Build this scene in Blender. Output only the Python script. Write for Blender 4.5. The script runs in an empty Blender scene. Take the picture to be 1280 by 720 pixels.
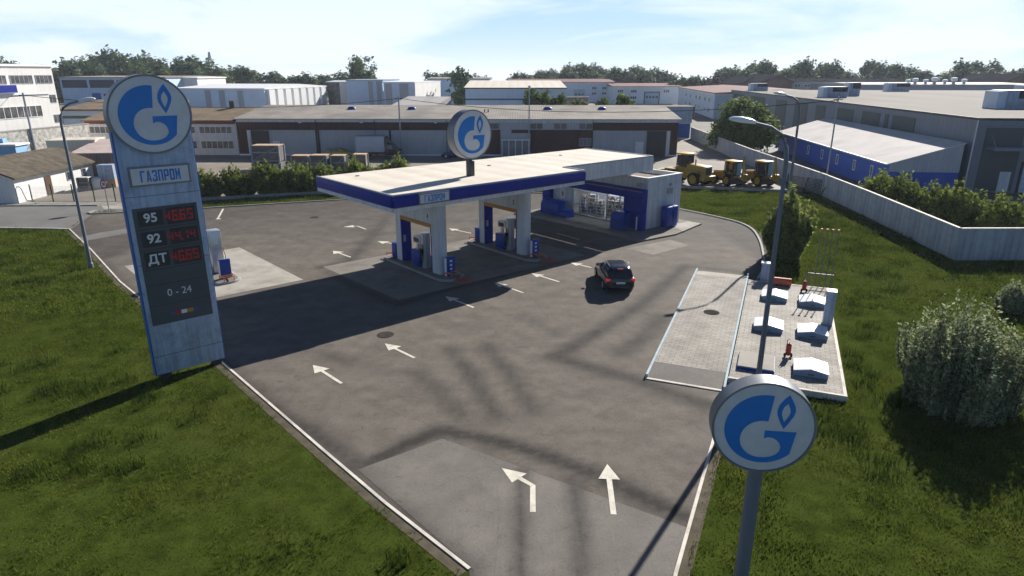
import bpy, bmesh, math, random
import numpy as np
from mathutils import Vector, Matrix
random.seed(7)
rng = np.random.default_rng(7)
S = bpy.context.scene
COL = S.collection
R = math.radians
PI = math.pi

# ------------------------------------------------------------------ camera
CF, CP, CH = 818.5, R(18.16), 12.3
cam = bpy.data.cameras.new('camera')
cam.sensor_width = 36.0
cam.lens = CF/1280*36
cam.clip_start = .1
cam.clip_end = 5000
camo = bpy.data.objects.new('camera', cam)
COL.objects.link(camo)
camo.location = (0, 0, CH)
camo.rotation_euler = (R(90)-CP, 0, 0)
S.camera = camo

def ray(x, y):
    u = (x-640)/CF; v = (360-y)/CF
    c, s = math.cos(CP), math.sin(CP)
    return u, c+v*s, -s+v*c
def G(x, y, z=0.0):                       # where the sight line of a photo point meets height z
    r = ray(x, y); t = (z-CH)/r[2]
    return (r[0]*t, r[1]*t)
def AY(x, y, Y):                          # ... or the upright plane at distance Y
    r = ray(x, y); t = Y/r[1]
    return (r[0]*t, CH+r[2]*t)

# ------------------------------------------------------------------ materials
def mat(name, col, rough=.75, metal=0., var=.12, scale=1.2, bump=0., bscale=25., streak=0., spec=None,
        rib=None, emit=0., stretch=(1, 1, 1), dark=None, dscale=.5, damt=.5, coord='Object'):
    m = bpy.data.materials.new(name); m.use_nodes = True
    nt = m.node_tree; n = nt.nodes; L = nt.links
    b = n['Principled BSDF']
    b.inputs['Roughness'].default_value = rough
    b.inputs['Metallic'].default_value = metal
    b.inputs['Specular IOR Level'].default_value = spec if spec is not None else (.4 if rough < .7 else .12)
    tc = n.new('ShaderNodeTexCoord'); mp = n.new('ShaderNodeMapping')
    mp.inputs['Scale'].default_value = stretch
    L.new(tc.outputs[coord], mp.inputs['Vector'])
    vec = mp.outputs['Vector']
    def noise(sc, det=5, v=None, rg=.6):
        t = n.new('ShaderNodeTexNoise'); t.inputs['Scale'].default_value = sc
        t.inputs['Detail'].default_value = det; t.inputs['Roughness'].default_value = rg
        L.new(v or vec, t.inputs['Vector']); return t.outputs['Fac']
    def ramp(f, a, bb, c0, c1):
        r = n.new('ShaderNodeValToRGB'); r.color_ramp.elements[0].position = a; r.color_ramp.elements[1].position = bb
        r.color_ramp.elements[0].color = (*c0, 1); r.color_ramp.elements[1].color = (*c1, 1)
        L.new(f, r.inputs['Fac']); return r.outputs['Color']
    def mix(f, a, bb, mode='MIX'):
        x = n.new('ShaderNodeMix'); x.data_type = 'RGBA'; x.blend_type = mode
        for s_, val in ((x.inputs[0], f), (x.inputs[6], a), (x.inputs[7], bb)):
            if hasattr(val, 'is_linked'): L.new(val, s_)
            elif isinstance(val, (int, float)): s_.default_value = val
            else: s_.default_value = (*val, 1)
        return x.outputs[2]
    lo = tuple(max(0, c*(1-var)) for c in col); hi = tuple(min(1, c*(1+var)) for c in col)
    out = ramp(noise(scale), .3, .7, lo, hi)
    if dark:
        out = mix(ramp(noise(dscale, 7, rg=.7), .48, .66, (0, 0, 0), (damt,)*3), out, dark)
    if streak:
        mp2 = n.new('ShaderNodeMapping'); mp2.inputs['Scale'].default_value = (3.5, 3.5, .22)
        L.new(tc.outputs['Object'], mp2.inputs['Vector'])
        g = ramp(noise(1.0, 6, mp2.outputs['Vector'], .7), .42, .72, (1, 1, 1), (1-streak, 1-streak, 1-streak*.95))
        out = mix(1.0, out, g, 'MULTIPLY')
    L.new(out, b.inputs['Base Color'])
    h = None
    if bump:
        h = noise(bscale, 4)
    if rib:
        w = n.new('ShaderNodeTexWave'); w.bands_direction = rib[0]; w.inputs['Scale'].default_value = rib[1]
        L.new(tc.outputs['Object'], w.inputs['Vector'])
        out2 = mix(rib[2], out, ramp(w.outputs['Fac'], .0, .5, (.35, .35, .35), (1, 1, 1)), 'MULTIPLY')
        L.new(out2, b.inputs['Base Color'])
        h = w.outputs['Fac'] if h is None else h
    if h is not None:
        bp = n.new('ShaderNodeBump'); bp.inputs['Strength'].default_value = bump or .5; bp.inputs['Distance'].default_value = .03
        L.new(h, bp.inputs['Height']); L.new(bp.outputs['Normal'], b.inputs['Normal'])
    if emit:
        L.new(out, b.inputs['Emission Color']); b.inputs['Emission Strength'].default_value = emit
    return m

def leafmat(name, lo, hi, scale=.8, trans=.25):
    m = bpy.data.materials.new(name); m.use_nodes = True
    n = m.node_tree.nodes; L = m.node_tree.links; b = n['Principled BSDF']
    b.inputs['Roughness'].default_value = .7; b.inputs['Specular IOR Level'].default_value = .08
    ge = n.new('ShaderNodeNewGeometry'); oi = n.new('ShaderNodeObjectInfo')
    t = n.new('ShaderNodeTexNoise'); t.inputs['Scale'].default_value = scale; t.inputs['Detail'].default_value = 3
    L.new(ge.outputs['Position'], t.inputs['Vector'])
    a = n.new('ShaderNodeMath'); a.operation = 'MULTIPLY_ADD'; L.new(ge.outputs['Random Per Island'], a.inputs[0])
    a.inputs[1].default_value = .5; L.new(t.outputs['Fac'], a.inputs[2])
    a2 = n.new('ShaderNodeMath'); a2.operation = 'MULTIPLY_ADD'; L.new(oi.outputs['Random'], a2.inputs[0]); a2.inputs[1].default_value = .2
    L.new(a.outputs[0], a2.inputs[2])
    r = n.new('ShaderNodeValToRGB'); r.color_ramp.elements[0].position = .45; r.color_ramp.elements[1].position = 1.1
    r.color_ramp.elements[0].color = (*lo, 1); r.color_ramp.elements[1].color = (*hi, 1)
    L.new(a2.outputs[0], r.inputs['Fac']); L.new(r.outputs['Color'], b.inputs['Base Color'])
    tr = n.new('ShaderNodeBsdfTranslucent'); L.new(r.outputs['Color'], tr.inputs['Color'])
    mx = n.new('ShaderNodeMixShader'); mx.inputs[0].default_value = trans
    L.new(b.outputs[0], mx.inputs[1]); L.new(tr.outputs[0], mx.inputs[2]); L.new(mx.outputs[0], n['Material Output'].inputs['Surface'])
    return m

def glassmat(name, col=(.03, .04, .05), rough=.08):
    m = bpy.data.materials.new(name); m.use_nodes = True
    b = m.node_tree.nodes['Principled BSDF']
    b.inputs['Base Color'].default_value = (*col, 1); b.inputs['Roughness'].default_value = rough
    b.inputs['Specular IOR Level'].default_value = .6
    n = m.node_tree.nodes; L = m.node_tree.links
    t = n.new('ShaderNodeTexNoise'); t.inputs['Scale'].default_value = .7
    r = n.new('ShaderNodeValToRGB'); r.color_ramp.elements[0].color = (*[c*.5 for c in col], 1); r.color_ramp.elements[1].color = (*[min(1, c*1.8) for c in col], 1)
    tc = n.new('ShaderNodeTexCoord'); L.new(tc.outputs['Object'], t.inputs['Vector']); L.new(t.outputs['Fac'], r.inputs['Fac']); L.new(r.outputs['Color'], b.inputs['Base Color'])
    return m

M = {}
# grounds
M['far_ground'] = mat('far ground', (.14, .13, .10), var=.35, scale=.03)
M['yard'] = mat('yard concrete', (.235, .205, .165), var=.2, scale=.15, dark=(.13, .115, .1), dscale=.25, damt=.4)
M['road'] = mat('road asphalt', (.17, .163, .148), var=.12, scale=.3, dark=(.1, .095, .088), dscale=.12, damt=.6)
M['yard_asphalt'] = mat('yard asphalt', (.13, .13, .13), var=.2, scale=.3)
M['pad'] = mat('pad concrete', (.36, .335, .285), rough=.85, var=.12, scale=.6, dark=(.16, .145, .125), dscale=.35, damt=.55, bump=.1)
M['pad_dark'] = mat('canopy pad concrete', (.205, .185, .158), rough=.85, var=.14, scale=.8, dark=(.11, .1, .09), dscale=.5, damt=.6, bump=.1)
M['patch'] = mat('light asphalt patch', (.172, .157, .137), var=.10, scale=1.2, dark=(.150, .138, .122), dscale=.3, damt=.5, bump=.25, bscale=60)
M['paint'] = mat('road paint', (.62, .58, .48), var=.12, scale=3, dark=(.3, .28, .25), dscale=2.5, damt=.55)
M['kerb'] = mat('kerb concrete', (.62, .56, .48), var=.15, scale=1.5, dark=(.22, .2, .17), dscale=.8, damt=.5, bump=.2)
M['kerb_grey'] = mat('grey kerb', (.3, .29, .27), var=.15, scale=1.5, bump=.2)
M['dirt'] = mat('dirt', (.095, .080, .055), rough=.95, var=.3, scale=2.5, bump=.5, bscale=20)
M['soil_grass'] = mat('turf', (.040, .056, .009), rough=1, spec=.0, var=.4, scale=1.5, bump=.4, bscale=12, dark=(.062, .075, .018), dscale=.12, damt=.7)
# paints and metals
M['white'] = mat('white panel', (.60, .61, .62), rough=.55, var=.06, scale=.8, streak=.3, dark=(.48, .48, .48), dscale=1.2, damt=.5)
M['white_clean'] = mat('white paint', (.72, .72, .70), rough=.5, var=.04)
M['roof_cream'] = mat('cream roof sheet', (.66, .60, .50), rough=.7, var=.05, scale=.5, dark=(.50, .43, .34), dscale=.35, damt=.4, rib=('X', .16, .10))
M['pylon'] = mat('pylon panel', (.37, .46, .58), rough=.45, var=.10, scale=1.0, streak=.42, dark=(.20, .25, .32), dscale=1.8, damt=.6)
M['blue'] = mat('royal blue panel', (.004, .020, .235), rough=.5, spec=.2, var=.12, scale=.6)
M['blue_box'] = mat('blue box paint', (.006, .045, .29), rough=.45, spec=.25, var=.15, scale=1.2)
M['edge_blue'] = mat('bright blue edge', (.01, .10, .36), rough=.4, var=.08)
M['logo_blue'] = mat('emblem blue', (.002, .165, .52), rough=.4, var=.05, scale=2)
M['sign_face'] = mat('sign face', (.55, .57, .58), rough=.35, var=.08, scale=1.6, dark=(.42, .43, .44), dscale=2, damt=.4)
M['rim'] = mat('sign rim', (.17, .18, .195), rough=.45, metal=.2, var=.15, scale=2.0, streak=.1)
M['slate'] = mat('slate board', (.050, .066, .082), rough=.35, var=.12, scale=1)
M['slate2'] = mat('slate board deep', (.018, .024, .032), rough=.3, var=.12, scale=1)
M['letter_white'] = mat('white lettering', (.62, .66, .68), rough=.4, var=.03)
M['led_red'] = mat('red digits', (.32, .008, .010), rough=.4, var=.1, emit=.06)
M['red'] = mat('red paint', (.32, .012, .012), rough=.4, var=.1)
M['orange'] = mat('amber trim', (.42, .19, .012), rough=.4, var=.1)
M['orange_red'] = mat('orange red paint', (.55, .12, .05), rough=.6, var=.2, scale=3)
M['faded_red'] = mat('faded red concrete', (.30, .11, .085), rough=.9, var=.25, scale=4, bump=.3)
M['silver'] = mat('silver metal', (.52, .53, .54), rough=.32, metal=.75, var=.06)
M['galv'] = mat('galvanised steel', (.30, .32, .35), rough=.5, metal=.35, var=.08, scale=3)
M['lamp_post'] = mat('slate grey lamp post', (.13, .15, .18), rough=.55, var=.08)
M['lamp_head'] = mat('lamp head', (.75, .78, .80), rough=.3, var=.04)
M['dark'] = mat('dark steel', (.03, .032, .036), rough=.5, var=.15)
M['dark_matte'] = mat('dark roofing', (.045, .045, .05), rough=1, spec=0, var=.2, scale=.2)
M['black'] = mat('black rubber', (.012, .012, .013), rough=.8, var=.2)
M['cast_iron'] = mat('cast iron', (.055, .05, .045), rough=1, var=.3, scale=3, spec=0)
M['pipe_grey'] = mat('dull grey pipe', (.13, .135, .14), rough=.6, var=.1)
M['wire'] = mat('cable', (.015, .015, .016), rough=.8)
M['lid_white'] = mat('tank lid paint', (.66, .68, .70), rough=.45, var=.08, scale=2.0, streak=.12)
M['lid_body_shade'] = mat('tank lid body shade tone', (.20, .27, .36), rough=.5, var=.1, scale=2, streak=.2)  # shaded look of the white lid fronts painted into the colour
M['pale_blue_line'] = mat('pale blue kerb paint', (.36, .44, .47), var=.15, scale=2)
M['glass'] = glassmat('window glass')
M['glass_blue'] = glassmat('bluish glass', (.09, .12, .16), .12)
M['car_glass'] = glassmat('car glass', (.012, .016, .024), .05)
M['curtain'] = mat('pane with blinds', (.09, .09, .088), rough=.25, var=.8, scale=1.1)
M['concrete_wall'] = mat('precast concrete', (.44, .465, .49), rough=.85, var=.12, scale=.7, streak=.42, bump=.2, dark=(.26, .26, .25), dscale=.6, damt=.4)
M['wood_crate'] = mat('weathered crate wood', (.25, .215, .175), rough=.85, var=.3, scale=2.5, rib=('Z', 2.2, .45))
M['wood_top'] = mat('fresh plank', (.48, .34, .23), rough=.8, var=.15, scale=2)
M['crate_grey'] = mat('grey crate side', (.16, .15, .14), rough=.85, var=.3, scale=3, rib=('Z', 1.6, .3))
M['yellow'] = mat('machine yellow', (.34, .21, .012), rough=.45, var=.2, scale=1.5, dark=(.14, .10, .02), dscale=1.5, damt=.6)
M['cab_yellow'] = mat('cab roof yellow', (.62, .36, .03), rough=.4, var=.08)
M['painted_sky_glass'] = mat('door glass with painted sky', (.16, .33, .52), rough=.15, var=.1)  # reflected sky painted into the base colour of the door glass
M['bark'] = mat('bark', (.085, .065, .045), rough=.95, var=.3, scale=4, bump=.6)
M['lf_bush'] = leafmat('bush leaves', (.028, .05, .010), (.21, .25, .055), 1.2, .4)
M['lf_pale'] = leafmat('silver green leaves', (.055, .072, .032), (.37, .41, .23), 1.2, .4)
M['lf_light'] = leafmat('light green leaves', (.05, .075, .018), (.29, .33, .10), 1.2, .45)
M['lf_tree'] = leafmat('tree leaves', (.026, .050, .010), (.14, .19, .04), .5, .35)
M['lf_dark'] = leafmat('dark tree leaves', (.034, .060, .028), (.115, .160, .070), .15)
M['lf_mid'] = leafmat('mid tree leaves', (.040, .070, .028), (.15, .195, .080), .15)
M['purple'] = leafmat('purple leaves', (.03, .012, .015), (.07, .035, .04), .3)

# ------------------------------------------------------------------ mesh builder
class MB:
    def __init__(s): s.v = []; s.f = []
    def add(s, vs, fs):
        o = len(s.v); s.v += [tuple(p) for p in vs]; s.f += [tuple(i+o for i in f) for f in fs]; return s
    def box(s, x0, x1, y0, y1, z0, z1):
        return s.add([(x0, y0, z0), (x1, y0, z0), (x1, y1, z0), (x0, y1, z0), (x0, y0, z1), (x1, y0, z1), (x1, y1, z1), (x0, y1, z1)],
                     [(3, 2, 1, 0), (4, 5, 6, 7), (0, 1, 5, 4), (1, 2, 6, 5), (2, 3, 7, 6), (3, 0, 4, 7)])
    def prism(s, poly, z0, z1):
        n = len(poly); zz = lambda z, i: z[i] if isinstance(z, (list, tuple)) else z
        vs = [(p[0], p[1], zz(z0, i)) for i, p in enumerate(poly)]+[(p[0], p[1], zz(z1, i)) for i, p in enumerate(poly)]
        return s.add(vs, [tuple(range(n))[::-1], tuple(range(n, 2*n))]+[(i, (i+1) % n, n+(i+1) % n, n+i) for i in range(n)])
    def xprism(s, poly, x0, x1):             # polygon in (y, z) run along x
        n = len(poly)
        return s.add([(x0, p[0], p[1]) for p in poly]+[(x1, p[0], p[1]) for p in poly],
                     [tuple(range(n))[::-1], tuple(range(n, 2*n))]+[(i, (i+1) % n, n+(i+1) % n, n+i) for i in range(n)])
    def yprism(s, poly, y0, y1):             # polygon in (x, z) run along y
        n = len(poly)
        return s.add([(p[0], y0, p[1]) for p in poly]+[(p[0], y1, p[1]) for p in poly],
                     [tuple(range(n)), tuple(range(n, 2*n))[::-1]]+[(i, n+i, n+(i+1) % n, (i+1) % n) for i in range(n)])
    def tube(s, pts, rad, n=8, cap=True):
        pts = [Vector(p) for p in pts]; rings = []
        rad = rad if isinstance(rad, (list, tuple)) else [rad]*len(pts)
        for i, p in enumerate(pts):
            d = (pts[min(i+1, len(pts)-1)]-pts[max(i-1, 0)]).normalized()
            a = Vector((0, 0, 1)) if abs(d.z) < .9 else Vector((1, 0, 0))
            e1 = d.cross(a).normalized(); e2 = d.cross(e1).normalized()
            rings.append([p+(e1*math.cos(2*PI*k/n)+e2*math.sin(2*PI*k/n))*rad[i] for k in range(n)])
        vs = [q for r in rings for q in r]; fs = []
        for i in range(len(pts)-1):
            for k in range(n): fs.append((i*n+k, i*n+(k+1) % n, (i+1)*n+(k+1) % n, (i+1)*n+k))
        if cap: fs += [tuple(range(n))[::-1], tuple(range((len(pts)-1)*n, len(pts)*n))]
        return s.add(vs, fs)
    def bar(s, a, b, w): return s.tube([a, b], w*.7071, 4)
    def lathe_y(s, prof, n=24, c=(0, 0, 0)):  # prof (r, y) round the y axis
        vs = []; fs = []
        for r, y in prof:
            for k in range(n): vs.append((c[0]+r*math.cos(2*PI*k/n), c[1]+y, c[2]+r*math.sin(2*PI*k/n)))
        for i in range(len(prof)-1):
            for k in range(n): fs.append((i*n+k, i*n+(k+1) % n, (i+1)*n+(k+1) % n, (i+1)*n+k))
        fs += [tuple(range(n)), tuple(range((len(prof)-1)*n, len(prof)*n))]
        return s.add(vs, fs)
    def loft(s, rings, cap=True):
        n = len(rings[0]); vs = [p for r in rings for p in r]; fs = []
        for i in range(len(rings)-1):
            for k in range(n): fs.append((i*n+k, i*n+(k+1) % n, (i+1)*n+(k+1) % n, (i+1)*n+k))
        if cap: fs += [tuple(range(n))[::-1], tuple(range((len(rings)-1)*n, len(rings)*n))]
        return s.add(vs, fs)
    def quad(s, a, b, c, d): return s.add([a, b, c, d], [(0, 1, 2, 3)])
    def build(s, name, m, parent=None, loc=(0, 0, 0), rz=0., bevel=0., smooth=False, seg=2):
        me = bpy.data.meshes.new(name); me.from_pydata(s.v, [], s.f)
        bm = bmesh.new(); bm.from_mesh(me)
        bmesh.ops.recalc_face_normals(bm, faces=bm.faces)
        if bevel:
            es = [e for e in bm.edges if len(e.link_faces) == 2 and e.calc_face_angle(0) > .6]
            bmesh.ops.bevel(bm, geom=es, offset=bevel, segments=seg, affect='EDGES', profile=.5, clamp_overlap=True)
        bm.to_mesh(me); bm.free()
        if smooth or bevel:
            me.polygons.foreach_set('use_smooth', [True]*len(me.polygons))
            try: me.set_sharp_from_angle(angle=R(40))
            except Exception: pass
        return link(name, me, m, parent, loc, rz)
def link(name, me, m, parent=None, loc=(0, 0, 0), rz=0.):
    if m is not None: me.materials.append(M[m] if isinstance(m, str) else m)
    o = bpy.data.objects.new(name, me); COL.objects.link(o); o.location = loc; o.rotation_euler = (0, 0, rz); o.parent = parent
    return o
def tag(o, label, cat, group=None):
    o['label'] = label; o['category'] = cat
    if group: o['group'] = group
    return o
def thing(name, label, cat, loc=(0, 0, 0), rz=0., group=None):
    o = bpy.data.objects.new(name, None); o.empty_display_size = .3; COL.objects.link(o)
    o.location = loc if len(loc) == 3 else (*loc, 0); o.rotation_euler = (0, 0, rz)
    return tag(o, label, cat, group)
def struct(o, kind='structure'): o['kind'] = kind; return o
def dup(o, loc=None, rz=None, label=None, group=None, scale=None, parent=None):
    c = o.copy(); COL.objects.link(c); c.parent = parent
    for ch in list(o.children): dup(ch, parent=c)
    if loc is not None: c.location = loc if len(loc) == 3 else (*loc, 0)
    if rz is not None: c.rotation_euler = (0, 0, rz)
    if scale is not None: c.scale = scale if hasattr(scale, '__len__') else (scale,)*3
    if label: c['label'] = label
    if group: c['group'] = group
    return c
def text(name, body, m, size, parent, loc, rot, sx=1.0, bold=.0, ext=.004, align='CENTER'):
    cu = bpy.data.curves.new(name, 'FONT'); cu.body = body; cu.size = size; cu.align_x = align; cu.align_y = 'CENTER'
    cu.offset = bold; cu.extrude = ext; cu.resolution_u = 4
    o = bpy.data.objects.new(name, cu); COL.objects.link(o)
    bpy.context.view_layer.update()
    me = bpy.data.meshes.new_from_object(o.evaluated_get(bpy.context.evaluated_depsgraph_get()))
    COL.objects.unlink(o); bpy.data.objects.remove(o)
    me.transform(Matrix.Diagonal((sx, 1, 1, 1)))
    t = link(name, me, m, parent, loc); t.rotation_euler = rot
    return t
def shape2d(name, loops, m, parent, loc, rot, ext=.006):
    cu = bpy.data.curves.new(name, 'CURVE'); cu.dimensions = '2D'; cu.fill_mode = 'BOTH'; cu.extrude = ext
    for lp in loops:
        sp = cu.splines.new('POLY'); sp.points.add(len(lp)-1); sp.use_cyclic_u = True
        for p, q in zip(sp.points, lp): p.co = (q[0], q[1], 0, 1)
    o = bpy.data.objects.new(name, cu); COL.objects.link(o); bpy.context.view_layer.update()
    me = bpy.data.meshes.new_from_object(o.evaluated_get(bpy.context.evaluated_depsgraph_get()))
    COL.objects.unlink(o); bpy.data.objects.remove(o)
    t = link(name, me, m, parent, loc); t.rotation_euler = rot
    return t

# ------------------------------------------------------------------ foliage
def leaf_mesh(name, P, N, size, aspect=1.6, jit=.35):
    n = len(P)
    up = rng.normal(size=(n, 3)); a = np.cross(N, up); a /= np.linalg.norm(a, axis=1)[:, None]+1e-9
    b = np.cross(N, a); b /= np.linalg.norm(b, axis=1)[:, None]+1e-9
    s = (size*(1+jit*rng.normal(size=n))).clip(size*.4, size*2)[:, None]
    V = np.stack([P-a*s*aspect*.5, P+b*s*.5, P+a*s*aspect*.5, P-b*s*.5], 1).reshape(-1, 3)
    return quads_mesh(name, V)
def quads_mesh(name, V, k=4):
    n = len(V)//k
    me = bpy.data.meshes.new(name); me.vertices.add(n*k); me.vertices.foreach_set('co', V.astype(np.float32).ravel())
    me.loops.add(n*k); me.loops.foreach_set('vertex_index', np.arange(n*k, dtype=np.int32))
    me.polygons.add(n); me.polygons.foreach_set('loop_start', np.arange(0, n*k, k, dtype=np.int32))
    try: me.polygons.foreach_set('loop_total', np.full(n, k, dtype=np.int32))
    except Exception: pass
    me.update(calc_edges=True); return me
def crown_points(h0, h1, rad, nclump, per, clump, lobes=6, flat=1.0):
    zc = (h0+h1)/2; hz = (h1-h0)/2
    L = [((0, 0, zc), .72)]
    for i in range(lobes):
        t = rng.uniform(0, 2*PI); rr = rng.uniform(.35, .6)*rad; L.append(((rr*math.cos(t), rr*math.sin(t), zc+rng.uniform(-.55, .65)*hz), rng.uniform(.38, .58)))
    P = []; N = []
    for i in range(nclump):
        c, f = L[rng.integers(len(L))]
        d = rng.normal(size=3); d /= np.linalg.norm(d)
        q = rng.uniform(.72, 1.05)
        cc = np.array(c)+d*np.array([rad*f, rad*f, hz*f*flat])*q
        k = rng.normal(size=(per, 3))*clump
        P.append(cc+k); nn = d*.7+rng.normal(size=(per, 3))*.6+np.array([0, 0, .35]); N.append(nn/np.linalg.norm(nn, axis=1)[:, None])
    return np.concatenate(P), np.concatenate(N)
def tree_trunk(h, r, spread, crown_h0, n=5):
    m = MB(); m.tube([(0, 0, -.1), (.05*h*.1, 0, h*.4), (0, .03*h, h*.85)], [r, r*.75, r*.25], 7)
    for i in range(n):
        t = 2*PI*i/n+.5; z0 = crown_h0*rng.uniform(.7, 1.3)
        m.tube([(0, 0, z0), (spread*.4*math.cos(t), spread*.4*math.sin(t), z0+.15*h), (spread*.75*math.cos(t), spread*.75*math.sin(t), z0+.33*h)], [r*.5, r*.3, r*.08], 5)
    return m
def make_tree(name, label, cat, loc, h, rad, h0, leaf, lm, nclump=120, per=14, clump=None, lobes=7, group=None, r=None):
    t = thing(name, label, cat, loc, rng.uniform(0, 6), group)
    tree_trunk(h, r or h*.022, rad, max(h0, h*.2)).build('trunk', 'bark', t, smooth=True)
    P, N = crown_points(h0, h, rad, nclump, per, clump or rad*.11, lobes)
    link('crown', leaf_mesh('crown', P, N, leaf), lm, t)
    return t
def make_shrub(name, label, loc, h, rad, nst, lps, leaf, lm, upright=.6, group=None, base=.25, low=.15, cat='bush', shoot=0.):
    t = thing(name, label, cat, loc, 0, group)
    P = []; N = []; st = MB(); f1, f2, f3 = rng.uniform(0, 6, 3)
    for i in range(nst):
        a = rng.uniform(0, 2*PI); q = math.sqrt(rng.uniform(0, 1)); b0 = q*rad*base*rng.uniform(.8, 1.15)
        hh = h*(1-.45*q**2.2)*rng.uniform(.70, 1.10); lob = 1+.16*math.sin(3*a+f1)+.12*math.sin(5*a+f2)+.10*math.sin(8*a+f3); out = q*rad*lob*rng.uniform(.85, 1.1); hh *= 1+.14*q*math.sin(4*a+f2)+.10*math.sin(2*a+f3)
        p0 = np.array([b0*math.cos(a), b0*math.sin(a), 0.]); p2 = np.array([out*math.cos(a), out*math.sin(a), hh]); p1 = np.array([out*(.75+.25*shoot)*math.cos(a), out*(.75+.25*shoot)*math.sin(a), hh*(1-upright)+.1])
        u = rng.uniform(low, 1, lps)[:, None]
        C = (1-u)**2*p0+2*u*(1-u)*p1+u*u*p2
        tg = 2*(1-u)*(p1-p0)+2*u*(p2-p1); tg /= np.linalg.norm(tg, axis=1)[:, None]
        s = rng.normal(size=(lps, 3)); s -= (s*tg).sum(1)[:, None]*tg; s /= np.linalg.norm(s, axis=1)[:, None]
        P.append(C+s*leaf*.7+tg*leaf*.3); nn = np.cross(tg, s)+tg*.5+rng.normal(size=(lps, 3))*.3; N.append(nn/np.linalg.norm(nn, axis=1)[:, None])
        if i % 6 == 0: st.tube([tuple((1-k)**2*p0+2*k*(1-k)*p1+k*k*p2) for k in (0, .33, .66, .95)], [.025*h/2, .018*h/2, .012*h/2, .006], 4)
    st.build('stem', 'bark', t)
    link('foliage', leaf_mesh('foliage', np.concatenate(P), np.concatenate(N), leaf, 1.9), lm, t)
    return t

# ================================================================== GROUND
def sheet(name, poly, z, m, kind='structure'):
    b = MB(); b.add([(p[0], p[1], z) for p in poly], [tuple(range(len(poly)))])
    return struct(b.build(name, m), kind)
U = np.array([.7588, .6278]); Vv = np.array([.6593, -.7225]); SR = R(40.7)
def SW(u, v, z=0.): return (u*U[0]+v*Vv[0], u*U[1]+v*Vv[1]-.32, z)
QR = R(-22.0); QX = np.array([.9316, -.3586]); QY = np.array([.3769, .8871]); QO = np.array([5.68, 25.27])
def QW(x, y, z=0.): p = QO+x*QX+y*QY; return (p[0], p[1], z)

g = MB(); g.add([(-760, -60, 0), (760, -60, 0), (760, 980, 0), (-760, 980, 0)], [(0, 1, 2, 3)])
struct(g.build('ground', 'far_ground'))
# turf around the station
turf = [(-60.3, 1.59), (60.3, 1.59), (80.4, 57.1), (36.18, 70.5), (18.09, 74.8), (0, 76.24), (-14.07, 70.98), (-33.16, 63.32), (-60.3, 60.93)]
sheet('lawn', turf, .004, 'soil_grass')
sheet('yard', [(-140.7, 71.45), (-32.66, 65.04), (-19.6, 70.12), (-2.01, 76.81), (19.09, 73.94), (31.66, 70.79), (35.38, 133.66), (60.3, 315.49), (-201, 315.49)], .008, 'yard')
sheet('side_yard', [(30.85, 43.89), (35.58, 43.89), (90.45, 43.7), (140.7, 43.7), (140.7, 143.23), (37.18, 133.66), (32.96, 68.58)], .012, 'yard_asphalt')
sheet('road', [(-120.6, 53.75), (-43.21, 53.56), (-36.78, 53.27), (-30.15, 47.53), (-30.15, 63.03), (-38.69, 63.8), (-49.75, 63.32), (-120.6, 64.76)], .012, 'road')
sheet('pavement', [(-120.6, 63.13), (-49.75, 63.13), (-40.2, 63.42), (-38.79, 61.5), (-33.67, 62.08), (-33.16, 64.37), (-39.7, 65.14), (-120.6, 65.9)], .016, 'pad')

# forecourt
EL = [(-38.39, 59.01), (-36.48, 52.89), (-30.85, 46.48), (-24.32, 38.73), (-17.59, 31.55), (-12.86, 26.67), (-6.63, 19.78), (-3.82, 16.71), (-1.11, 13.94), (-1, 11.16)]
ER = [(3.32, 11.16), (4.22, 13.75), (7.14, 20.35), (8.79, 23.99)]
ER2 = [(15.38, 39.11), (16.83, 41.98), (18.49, 46.96), (19.4, 50.4), (19.85, 53.27), (19.5, 55.76), (17.99, 58.44), (16.08, 61.12), (10.55, 68.11), (-2.01, 71.07), (-14.57, 67.24), (-17.19, 66.29), (-29.75, 61.69)]
FC = EL+ER+ER2
def dist_poly(P, pts):
    d = np.full(len(P), 1e9)
    for a, b in zip(pts[:-1], pts[1:]):
        a = np.array(a); b = np.array(b); ab = b-a
        t = ((P-a)@ab/(ab@ab)).clip(0, 1); d = np.minimum(d, np.linalg.norm(P-(a+t[:, None]*ab), axis=1))
    return d
def inside(P, poly):
    x, y = P[:, 0], P[:, 1]; r = np.zeros(len(P), bool); n = len(poly)
    for i in range(n):
        x0, y0 = poly[i]; x1, y1 = poly[(i+1) % n]
        if y0 == y1: continue
        c = ((y0 > y) != (y1 > y)) & (x < (x1-x0)*(y-y0)/(y1-y0)+x0); r ^= c
    return r
def gridded(name, poly, step=.31, light=False):
    bm = bmesh.new(); bm.faces.new([bm.verts.new((p[0], p[1], 0)) for p in poly])
    xs = [p[0] for p in poly]; ys = [p[1] for p in poly]
    for k in range(1, 400):
        y = min(ys)+k*(step if min(ys)+k*step < 44 else 1.0)
        if y < max(ys): bmesh.ops.bisect_plane(bm, geom=bm.verts[:]+bm.edges[:]+bm.faces[:], plane_co=(0, y, 0), plane_no=(0, 1, 0))
    for k in range(1, 400):
        x = min(xs)+k*step*1.2
        if x < max(xs): bmesh.ops.bisect_plane(bm, geom=bm.verts[:]+bm.edges[:]+bm.faces[:], plane_co=(x, 0, 0), plane_no=(1, 0, 0))
    me = bpy.data.meshes.new(name); bm.to_mesh(me); bm.free()
    P = np.array([v.co[:2] for v in me.vertices])
    at = me.attributes.new('wear', 'FLOAT', 'POINT'); at.data.foreach_set('value', wear_at(P, light).astype(np.float32))
    return me
def px_line(*pts): return [G(*p) for p in pts]
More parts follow.
